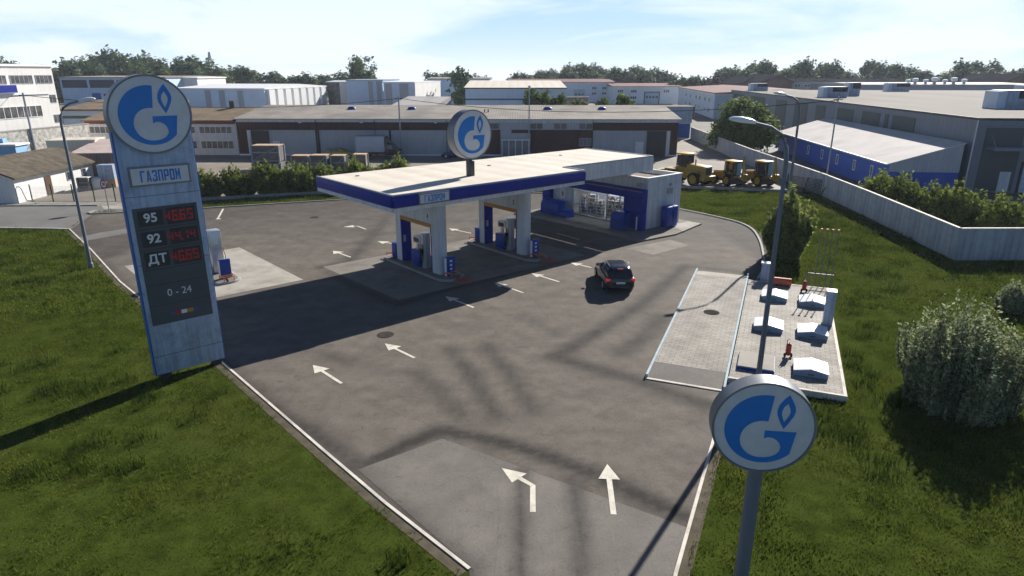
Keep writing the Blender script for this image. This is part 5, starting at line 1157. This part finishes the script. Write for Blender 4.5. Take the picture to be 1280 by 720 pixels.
# ---- far industrial buildings
def block(name, label, cat, px0, px1, ytop, Y, depth, wall, roof, rise=.6, over=.3, rz=0.):
    x0, z = AY(px0, ytop, Y); x1, _ = AY(px1, ytop, Y); w_ = (x1-x0)
    t = thing(name, label, cat, (x0, Y, 0), rz); slab('wall', wall, t, 0, w_, 0, depth, 0, z)
    b = MB(); b.xprism([(-over, z+.003), (-over, z+.25), (depth/2, z+.25+rise), (depth+over, z+.25), (depth+over, z+.003)], -over, w_+over); b.build('roof', roof, t)
    t['w'] = w_; t['h'] = z
    return t
def wins(t, zs, xs, w, h, nm=1, pane='glass', rz=0., y=-.004, frame='white_clean'):
    for z in zs:
        for x in xs: window(t, x, y, z, w, h, rz, pane, nm, frame, .12)
t = block('grey_factory', 'long grey factory with dark blue upper windows on the left horizon', 'factory', 74, 206, 97.5, 190, 40, 'pale_blue_wall', 'old_roof', .3)
for k in range(4): slab('upper_window', 'slate', t, .5+k*7.6, 7.4+k*7.6, -.06, -.003, t['h']-2.6, t['h']-.5)
for k in range(3): slab('shutter', 'edge_blue' if k != 1 else 'garage', t, 8.2+k*6, 10.6+k*6, -.06, -.003, .5, t['h']-4.0)
wins(t, (t['h']-5,), (11.8, 13.2, 18), 1.0, 1.0, 0)
block('white_store', 'plain white store behind the round emblem of the pylon', 'store', 206, 246, 98, 200, 20, 'white_wall', 'white_clean', .2)
t = block('pale_blue_works', 'long pale blue works with two grey wall strips right of the pylon', 'factory', 218, 338, 111.3, 172, 36, 'pale_blue_wall', 'white_clean', .8, rz=R(-9))
for p in (8.2, 12.0, 17): slab('grey_strip', 'galv', t, p, p+1.5, -.05, -.003, 0, t['h']-.3)
for k in range(8): slab('pilaster', 'white_clean', t, t['w']+.003, t['w']+.7, 1.2+k*4.3, 4.1+k*4.3, 0, t['h']-.1); 
for k in range(8): slab('dock_door', 'slate', t, t['w']+.003, t['w']+.1, 4.3+k*4.3, 5.2+k*4.3, .5, 3.2)
t = block('grid_block', 'pale block with dark gridded glass front between the white works', 'factory', 409, 424, 103, 206, 20, 'curtain', 'white_clean', .2)
t = block('white_bay', 'narrow white bay beside the gridded glass block', 'factory', 424, 433, 103, 204, 20, 'white_wall', 'white_clean', .2); wins(t, (1.2,), (1.4,), 1.1, 2, 0)
t = block('blue_hall', 'tall pale blue hall with grey strips near the middle horizon', 'hall', 432.5, 478, 101, 198, 30, 'pale_blue_wall', 'galv', .1, .15)
for p in (6.3, 8.7): slab('grey_strip', 'galv', t, p, p+1.3, -.05, -.003, 1.5, t['h']-.1)
for p in (6.4, 8.8): slab('dock_door', 'slate', t, p, p+1.1, -.05, -.003, 0, 1.49)
t = block('blue_wing', 'lower pale blue wing with two grey panels and lit white side', 'hall', 479, 519, 103.5, 192, 30, 'pale_blue_wall', 'white_clean', .1, .15, R(-8))
for p, q in ((.5, 2.4), (4.6, 7.2)): slab('grey_strip', 'galv', t, p, q, -.05, -.003, 2.5, t['h']-.2); slab('dock_door', 'slate', t, p+.2, q-.2, -.05, -.003, .4, 2.3)
slab('white_side', 'white_wall', t, t['w']+.003, t['w']+.1, .2, 29, 0, t['h'])
t = block('grey_blue_depot', 'grey blue depot with a dark door on the middle horizon', 'depot', 534, 612, 99, 255, 30, 'pale_blue_wall', 'old_roof', .4); slab('roller_door', 'slate', t, 1, 5, -.06, -.003, 0, 5)
t = thing('pale_ramp_roof', 'pale sloping roof of a low store before the depot', 'store', (-29.95, 152.8, 0), R(-20)); slab('wall', 'brown_roof', t, 0, 11, 0, 14, 0, 4.0); b = MB(); b.xprism([(-.3, 4.0), (14.3, 4.0), (14.3, 7.0)], -.2, 11.2); b.build('roof', 'white_roof', t)
t = block('cream_roof_hall', 'pale blue hall with cream ribbed roof behind the maroon warehouse', 'hall', 581.5, 707, 111, 152, 44, 'pale_blue_wall', 'roof_cream', 1.3, .3)
slab('dark_band', 'slate', t, -.05, t['w']+.05, -.07, -.003, t['h']-2.4, t['h']-2.1); slab('dark_band', 'dark', t, -.3, t['w']+.3, -.35, -.305, t['h']+.02, t['h']+.25)
t = block('white_factory', 'long white factory with dark windows and a garage door under a reddish roof', 'factory', 636, 768, 103.3, 305, 40, 'blue_white_wall', 'red_roof', 1.2, .4)
slab('eave_band', 'white_clean', t, 0, t['w'], -.15, -.003, t['h']-.7, t['h']); dr = slab('garage_door', 'garage', t, 29, 34, -.1, -.003, 0.3, t['h']-2.9)
for k in range(3): slab('door_pane', 'glass', dr, 29.5+k*1.5, 30.5+k*1.5, -.13, -.1005, 3.0, 3.7)
wins(t, (t['h']-2.9, t['h']-5.2), (38, 42.5, 45.2), 2.1, 1.2, 1)
t = block('white_works', 'nearer white factory wing with garage door and black windows', 'factory', 767, 852, 108.6, 287, 40, 'blue_white_wall', 'red_roof', 1.0, .4)
slab('eave_band', 'white_clean', t, 0, t['w'], -.15, -.003, t['h']-.7, t['h'])
slab('door_recess', 'slate', t, 12.9, 19.6, -.06, -.003, 0, t['h']-1.9); dr = slab('garage_door', 'garage', t, 13.4, 19.1, -.1, -.0605, 0, t['h']-2.3)
for k in range(4): slab('door_pane', 'glass', dr, 13.8+k*1.35, 14.7+k*1.35, -.13, -.1005, 2.4, 3.1)
wins(t, (t['h']-2.4, t['h']-5.0), (8.6, 3), 2.6, 1.3, 2); wins(t, (t['h']-2.4,), (22.3,), 2.6, 1.3, 2)
t = thing('white_works', 'white angled factory wall with pairs of small windows beside the round tree', 'factory', (56.88, 191.08, 0), R(-6.7)); t.scale = (1, .957, 1)
slab('wall', 'blue_white_wall', t, 0, 34, 0, 86, 0, 6.9); slab('eave_band', 'white_clean', t, -.15, -.003, 0, 86, 6.2, 6.9); slab('eave_band', 'white_clean', t, -.15, 34, -.15, -.003, 6.2, 6.9); b = MB(); b.yprism([(-.4, 6.9), (-.4, 7.1), (17, 8.0), (34.4, 7.1), (34.4, 6.9)], -.4, 86); b.build('roof', 'red_roof', t)
for y in (9, 17, 28, 36, 50, 62):
    for z in (4.2, 1.4): window(t, -.004, y, z, 2.6, 1.3, R(-90), nm=1, frame='white_clean', fw=.12)
t = block('tan_court_wall', 'tan low wall and court before the white factory', 'wall', 706, 735, 122.5, 190, 2, 'tan_roof', 'tan_roof', .1)
for i, (p0, p1, yt, Y) in enumerate(((928, 955, 97, 300), (956, 992, 94.5, 280), (772, 800, 97, 320), (1262, 1300, 93, 260))):
    x0, z = AY(p0, yt, Y); x1, _ = AY(p1, yt, Y); w_ = x1-x0
    t = thing('brick_gable_shed', ['old brick shed with shallow gable just left of the tallest roof unit', 'wider old brick gabled shed behind the grey hall roof', 'distant brick gabled shed beyond the white factory', 'brick gabled shed at the right edge of the horizon'][i], 'shed', (x0, Y, 0), 0, 'brick gabled sheds on the horizon')
    b = MB(); b.yprism([(0, 0), (w_, 0), (w_, z-2.6), (w_/2, z), (0, z-2.6)], 0, 30); b.build('wall', 'brick', t); b = MB(); b.yprism([(-.4, z-2.7), (w_/2, z+.02), (w_+.4, z-2.7), (w_+.4, z-2.4), (w_/2, z+.35), (-.4, z-2.4)], -.4, 30.4); b.build('roof', 'dark_matte', t)
t = block('long_dark_shed', 'long dark roofed shed on the right horizon', 'shed', 990, 1135, 102, 285, 14, 'galv', 'dark_matte', .9); wins(t, (t['h']-2.2,), tuple(2.5+k*4 for k in range(11)), 2.4, 1.2, 1, 'curtain')
t = block('pale_roof_store', 'low store with a bright pale roof beyond the grey hall', 'store', 1075, 1300, 106.5, 240, 40, 'galv', 'white_roof', .5)
for i, (px, yt) in enumerate(((1134, 99), (1143, 97.5), (1156, 99), (1167, 96.5), (1180, 99), (1191, 96.5), (1204, 98.5))):
    Y = 244; x, z = AY(px, yt, Y); x, z0 = AY(px, 108, Y); s = .8 if i % 2 else .55
    if i == 0:
        v = thing('roof_ventilator', 'small pale ventilator in the row on the far pale roof', 'ventilator', (x, Y, z0-.6), 0, 'ventilators on the far pale roof')
        b = MB(); b.tube([(0, 0, 0), (0, 0, 2.0)], .45, 10); b.build('stack', 'galv', v); b = MB(); b.tube([(0, 0, 2.0), (0, 0, 2.2), (0, 0, 2.8), (0, 0, 3.0)], [.6, .9, .9, .3], 10); b.build('cowl', 'blue_white_wall', v)
    else: dup(v, (x, Y, z0-.6), scale=(z-z0+.6)/3.0)
# lattice mast
x, z = AY(261, 65, 480); t = thing('lattice_mast', 'tall thin grey lattice mast above the left tree row', 'mast', (x, 480, 0)); b = MB(); hm = z
b2 = 2.6
for s in ((-1, -1), (1, -1), (1, 1), (-1, 1)): b.bar((s[0]*b2, s[1]*b2, 0), (s[0]*.3, s[1]*.3, hm), .35)
for k in range(9):
    z0, z1 = hm*k/9, hm*(k+1)/9; r0, r1 = b2+(.3-b2)*k/9, b2+(.3-b2)*(k+1)/9
    b.bar((-r0, -r0, z0), (r1, -r1, z1), .22); b.bar((r0, -r0, z0), (-r1, -r1, z1), .22)
b.build('lattice', 'galv', t); b = MB(); b.box(-3.2, 3.2, -.3, .3, hm*.8, hm*.8+.4); b.build('cross_arm', 'galv', t)
# power poles, wires
def pole(x, y, h, label, r=.11):
    t = thing('power_pole', label, 'pole', (x, y, 0), 0, 'power poles'); b = MB(); b.tube([(0, 0, 0), (0, 0, h)], [r*1.2, r], 8); b.build('pole_shaft', 'galv', t); b = MB(); b.box(-.5, .5, -.05, .05, h-.35, h-.25); b.build('crossbar', 'dark', t)
pole(-17.08, 102.56, 9.0, 'thin grey pole before the warehouse beside the box van'); pole(-60.8, 84.85, 10.0, 'thin dark pole before the white annex on the left'); pole(35.38, 73.85, 9.9, 'thin grey pole behind the concrete wall next to the street lamp', .08)
def wire(label, a, b_, sag):
    bb = MB(); P0, P1 = Vector(a), Vector(b_); bb.tube([tuple(P0.lerp(P1, k/14)-Vector((0, 0, sag*4*(k/14)*(1-k/14)))) for k in range(15)], .035, 4); tag(bb.build('power_cable', 'wire'), label, 'cable', 'overhead cables')
wire('thin cable sagging from the middle pole to the left pole', (-17.08, 102.56, 8.7), (-60.8, 84.85, 9.7), 1.4); wire('thin cable running right from the middle pole over the warehouse roof', (-17.08, 102.56, 8.7), (35.38, 73.85, 9.5), 1.6); wire('thin cable leaving the left pole towards the picture edge', (-60.8, 84.85, 9.7), (-95.47, 78.15, 9.0), 1.0)
t = thing('yard_lamp', 'slim straight yard lamp before the maroon warehouse entrance', 'street lamp', (2.61, 103.04, 0), R(90)); b = MB(); b.tube([(0, 0, 0), (0, 0, 10.2)], [.12, .07], 8); b.build('pole', 'galv', t); b = MB(); b.tube([(-.7, 0, 10.2), (-.5, 0, 10.35), (.4, 0, 10.35), (.6, 0, 10.2)], [.1, .22, .22, .1], 8); b.build('lamp_head', 'lamp_head', t)

# ================================================================== PLANTS
# hedge row behind the left kerb
pro = [make_shrub('hedge_bush', 'leafy green bush in the hedge row behind the left kerb', (0, 0, 0), 2.7, 1.35, 190, 40, .12, 'lf_bush', .55, 'bushes of the hedge row', .35, .05, 'bush') for _ in range(3)]
hl = [(-33.8+k*1.5+rng.uniform(-.2, .2), 66.3+k*.565+rng.uniform(-.15, .25)) for k in range(15)]
for k, p in enumerate(hl):
    s = rng.uniform(.82, 1.15)
    if k < 3: o = pro[k]; o.location = (*p, 0); o.scale = (s,)*3
    else: dup(pro[k % 3], p, rng.uniform(0, 6), scale=(s, s, s*rng.uniform(.9, 1.1)))
pr2 = [make_shrub('wall_bush', 'bushy green shrub in the row growing behind the right concrete wall', (0, 0, 0), 3.5, 1.9, 220, 46, .13, 'lf_bush', .6, 'bushes behind the right concrete wall', .3, .1) for _ in range(2)]
for k, p in enumerate(((35.38, 62.84), (35.68, 59.78), (35.78, 56.91), (36.18, 54.23), (36.68, 51.74), (37.39, 49.06))):
    s = (.95, 1.0, .85, 1.05, .95, 1.0, .8)[k]
    if k < 2: pr2[k].location = (*p, 0); pr2[k].scale = (s,)*3
    else: dup(pr2[k % 2], p, rng.uniform(0, 6), scale=s)
make_shrub('pale_bush', 'large silvery green bush on the lawn in the right foreground', (17.39, 22.94, 0), 3.9, 2.1, 860, 70, .066, 'lf_pale', .85, None, .8, .04, 'bush', .9)
make_shrub('pale_bush', 'silvery bush cut by the right picture edge below the concrete wall', (27.5, 33.6, 0), 1.6, .95, 240, 50, .06, 'lf_pale', .85, None, .8, .04, 'bush', .9)
make_shrub('tall_bush', 'tall light green bush around the street lamp behind the tank platform', (19.09, 44.37, 0), 4.45, 1.5, 330, 90, .125, 'lf_light', .7, None, .5, .03)
make_tree('round_tree', 'broad round green tree behind the concrete wall beside the blue lean-to', 'tree', (38.59, 110.69, 0), 8.3, 5.0, -.6, .34, 'lf_tree', 620, 26, .5, 12)
for i, (px, yt, Y, s) in enumerate(((668, 110, 141, 2.0), (682, 113, 142, 1.6), (698, 118, 141, 1.7), (724, 123.5, 141, 1.3), (752, 123.5, 141, 1.3), (780, 119, 141, 2.0))):
    x, z = AY(px, yt, Y); make_tree('small_tree', ['bushy tree peeping over the warehouse roof behind the yard lamp', 'small dark tree touching the bushy tree over the warehouse roof', 'pointed small tree over the warehouse roof before the cream roofed hall', 'tiny treetop over the warehouse roof right of the cream roofed hall', 'tiny treetop over the warehouse roof before the white factory', 'round treetop over the right end of the warehouse roof'][i], 'tree', (x, Y, 0), z, s, z*.35, .4, 'lf_tree', 90, 14, .35, 6, 'treetops behind the warehouse')
x, z = AY(576, 92, 215); make_tree('dark_tree', 'dense dark tree left of the cream roofed hall', 'tree', (x, 215, 0), z+.5, 4.6, 2, .7, 'lf_dark', 150, 14, .7, 6)
x, z = AY(450, 71, 265); make_tree('broadleaf_tree', 'tall lone tree standing above the white works on the horizon', 'tree', (x, 265, 0), z, 5.3, 4, .6, 'lf_mid', 200, 14, .65, 9)
PT = [make_tree('broadleaf_tree', 'green tree in the tree line along the left horizon', 'tree', (0, 0, 0), 18, 6, .5, .95, m_, 260, 16, .9, 9, 'tree line on the left horizon') for m_ in ('lf_dark', 'lf_mid', 'lf_dark', 'lf_mid')]
used = [False]*4
def far(px, yt, Y, wd, k, right):
    x, z = AY(px, yt, Y); s = max(z, 5)/18; sw = wd/6
    if not used[k]: o = PT[k]; used[k] = True; o.location = (x, Y, 0); o.scale = (sw, sw, s)
    else: o = dup(PT[k], (x, Y, 0), rng.uniform(0, 6), scale=(sw, sw, s))
    if right: o['label'] = 'green tree in the tree line along the right horizon'; o['group'] = 'tree line on the right horizon'
for i, (px, yt) in enumerate(((80, 80), (94, 76), (110, 77), (126, 73), (143, 66), (158, 71), (176, 69), (188, 78), (202, 81), (216, 75), (231, 77), (243, 76), (256, 80), (270, 84), (284, 86), (299, 87), (316, 90), (346, 90), (374, 94), (400, 96), (436, 93), (462, 92), (10, 77), (60, 86), (118, 84), (150, 82), (168, 82), (228, 86))):
    far(px, yt, 300+(i*37) % 60, 6.6 if i < 20 else 7.5, i % 4, False)
for i, (px, yt) in enumerate(((540, 93), (556, 93), (596, 95), (640, 97), (655, 93), (672, 91), (688, 89), (704, 86), (714, 84), (731, 83.5), (748, 83), (764, 86), (779, 88), (790, 87), (800, 86), (817, 86), (829, 90), (903, 88), (916, 85), (930, 87), (944, 82), (955, 80), (984, 86), (998, 80), (1011, 78), (1024, 83), (1039, 79.5), (1058, 94), (1070, 93), (1093, 79), (1110, 81), (1125, 81), (1142, 86), (1160, 91), (1180, 92), (1191, 84), (1203, 80), (1217, 81), (1229, 90), (1241, 77), (1270, 88), (1290, 86), (697, 91), (740, 90), (812, 92), (990, 90), (1050, 88), (1118, 90), (1205, 90))):
    far(px, yt, 330+(i*41) % 70, 6.0, (i*3) % 4, True)
for i, (px, yt, lm_) in enumerate(((865, 93.5, 'lf_mid'), (852, 94, 'lf_mid'), (889, 96.5, 'purple'), (866, 97, 'purple'))):
    x, z = AY(px, yt, 300); make_tree('small_tree', ['small round tree alone on the horizon right of the white factory', 'pale low tree beside the small round horizon tree', 'dark purple tree on the horizon left of the brick sheds', 'dark purple tree below the small round horizon tree'][i], 'tree', (x, 300, 0), z, 4.6, 3, .9, lm_, 70, 12, .7, 5, 'small trees on the middle horizon')

# ================================================================== LIGHT AND SKY
SUN_EL, SUN_DIR = R(29.1), (.546, .838)
sun = bpy.data.lights.new('sun', 'SUN'); sun.energy = 5.0; sun.angle = R(.5); sun.color = (1, .955, .89)
so = bpy.data.objects.new('sun', sun); COL.objects.link(so)
d = Vector((-SUN_DIR[0]*math.cos(SUN_EL), -SUN_DIR[1]*math.cos(SUN_EL), -math.sin(SUN_EL)))
so.rotation_euler = d.to_track_quat('-Z', 'Y').to_euler(); so.location = (60, 100, 80)
W = bpy.data.worlds.new('World'); S.world = W; W.use_nodes = True; n = W.node_tree.nodes; L = W.node_tree.links
bg = n['Background']; bg.inputs['Strength'].default_value = .05
sk = n.new('ShaderNodeTexSky'); sk.sky_type = 'NISHITA'; sk.sun_disc = False; sk.sun_elevation = SUN_EL; sk.sun_rotation = math.atan2(SUN_DIR[0], SUN_DIR[1]); sk.air_density = 1.0; sk.dust_density = .6; sk.ozone_density = 1.2
tc = n.new('ShaderNodeTexCoord'); sx = n.new('ShaderNodeSeparateXYZ'); L.new(tc.outputs['Generated'], sx.inputs[0])
def mth(op, a, b_=None, c_=None):
    m = n.new('ShaderNodeMath'); m.operation = op
    for i, v in enumerate((a, b_, c_)):
        if v is None: continue
        if isinstance(v, (int, float)): m.inputs[i].default_value = v
        else: L.new(v, m.inputs[i])
    return m.outputs[0]
zz = mth('ADD', mth('MAXIMUM', sx.outputs['Z'], 0.), .10)
cb = n.new('ShaderNodeCombineXYZ'); L.new(mth('DIVIDE', sx.outputs['X'], zz), cb.inputs[0]); L.new(mth('DIVIDE', sx.outputs['Y'], zz), cb.inputs[1])
mp = n.new('ShaderNodeMapping'); mp.inputs['Scale'].default_value = (.42, .30, 1); mp.inputs['Rotation'].default_value = (0, 0, R(25)); mp.inputs['Location'].default_value = (3.1, 1.7, 0); L.new(cb.outputs[0], mp.inputs[0])
nz = n.new('ShaderNodeTexNoise'); nz.inputs['Scale'].default_value = 1.0; nz.inputs['Detail'].default_value = 9; nz.inputs['Roughness'].default_value = .58; nz.inputs['Distortion'].default_value = .6; L.new(mp.outputs[0], nz.inputs['Vector'])
cr = n.new('ShaderNodeValToRGB'); cr.color_ramp.elements[0].position = .36; cr.color_ramp.elements[1].position = .54; cr.color_ramp.elements[0].color = (.18, .18, .18, 1); cr.color_ramp.elements[1].color = (.92, .92, .92, 1); L.new(nz.outputs['Fac'], cr.inputs['Fac'])
CLOUD = (11.8, 12.7, 13.6)
# clouds stand in the front half of the sky and low; overhead it is clear and deep blue
up = mth('MAXIMUM', sx.outputs['Z'], 0.)
low = mth('SUBTRACT', 1.0, mth('SMOOTH_MIN', mth('MULTIPLY', up, 2.6), 1.0, .2)); low.node.use_clamp = True
fr = mth('MULTIPLY_ADD', sx.outputs['Y'], .9, .55); fr.node.use_clamp = True
hz = mth('POWER', mth('SUBTRACT', 1.0, up), 22.0)
fac = mth('MULTIPLY', mth('MAXIMUM', cr.outputs['Color'], mth('MULTIPLY', hz, .95)), mth('MULTIPLY', low, fr)); fac.node.use_clamp = True
tint = n.new('ShaderNodeMix'); tint.data_type = 'RGBA'; tint.blend_type = 'MULTIPLY'; tint.inputs[0].default_value = 1; L.new(sk.outputs['Color'], tint.inputs[6]); tint.inputs[7].default_value = (.36, .53, .80, 1)
lb = n.new('ShaderNodeMix'); lb.data_type = 'RGBA'; L.new(mth('MULTIPLY', low, mth('MAXIMUM', fr, .55)), lb.inputs[0]); L.new(tint.outputs[2], lb.inputs[6]); lb.inputs[7].default_value = (6.0, 9.2, 13.6, 1)  # low blue band, kept up behind the camera as added light on shaded walls
mx = n.new('ShaderNodeMix'); mx.data_type = 'RGBA'; L.new(fac, mx.inputs[0]); L.new(lb.outputs[2], mx.inputs[6]); mx.inputs[7].default_value = (*CLOUD, 1); L.new(mx.outputs[2], bg.inputs['Color'])

# thin air that lets far things fade
hzm = bpy.data.materials.new('haze'); hzm.use_nodes = True; n = hzm.node_tree.nodes; n.remove(n['Principled BSDF']); pvn = n.new('ShaderNodeVolumePrincipled'); pvn.inputs['Density'].default_value = .00022; pvn.inputs['Color'].default_value = (.80, .88, .97, 1); pvn.inputs['Anisotropy'].default_value = .1
hzm.node_tree.links.new(pvn.outputs[0], n['Material Output'].inputs['Volume'])
hb = MB(); hb.box(-790, 790, -90, 1010, -1.2, 32); ho = hb.build('haze', hzm); struct(ho, 'stuff')

S.view_settings.view_transform = 'Standard'; S.view_settings.look = 'None'; S.view_settings.exposure = .84; S.view_settings.gamma = 1; S.view_settings.use_curve_mapping = False
S.render.engine = 'CYCLES'; S.cycles.max_bounces = 6; S.cycles.diffuse_bounces = 3; S.cycles.glossy_bounces = 3; S.cycles.transparent_max_bounces = 8; S.cycles.use_denoising = True; S.cycles.volume_bounces = 0
S.cycles.sample_clamp_indirect = 4
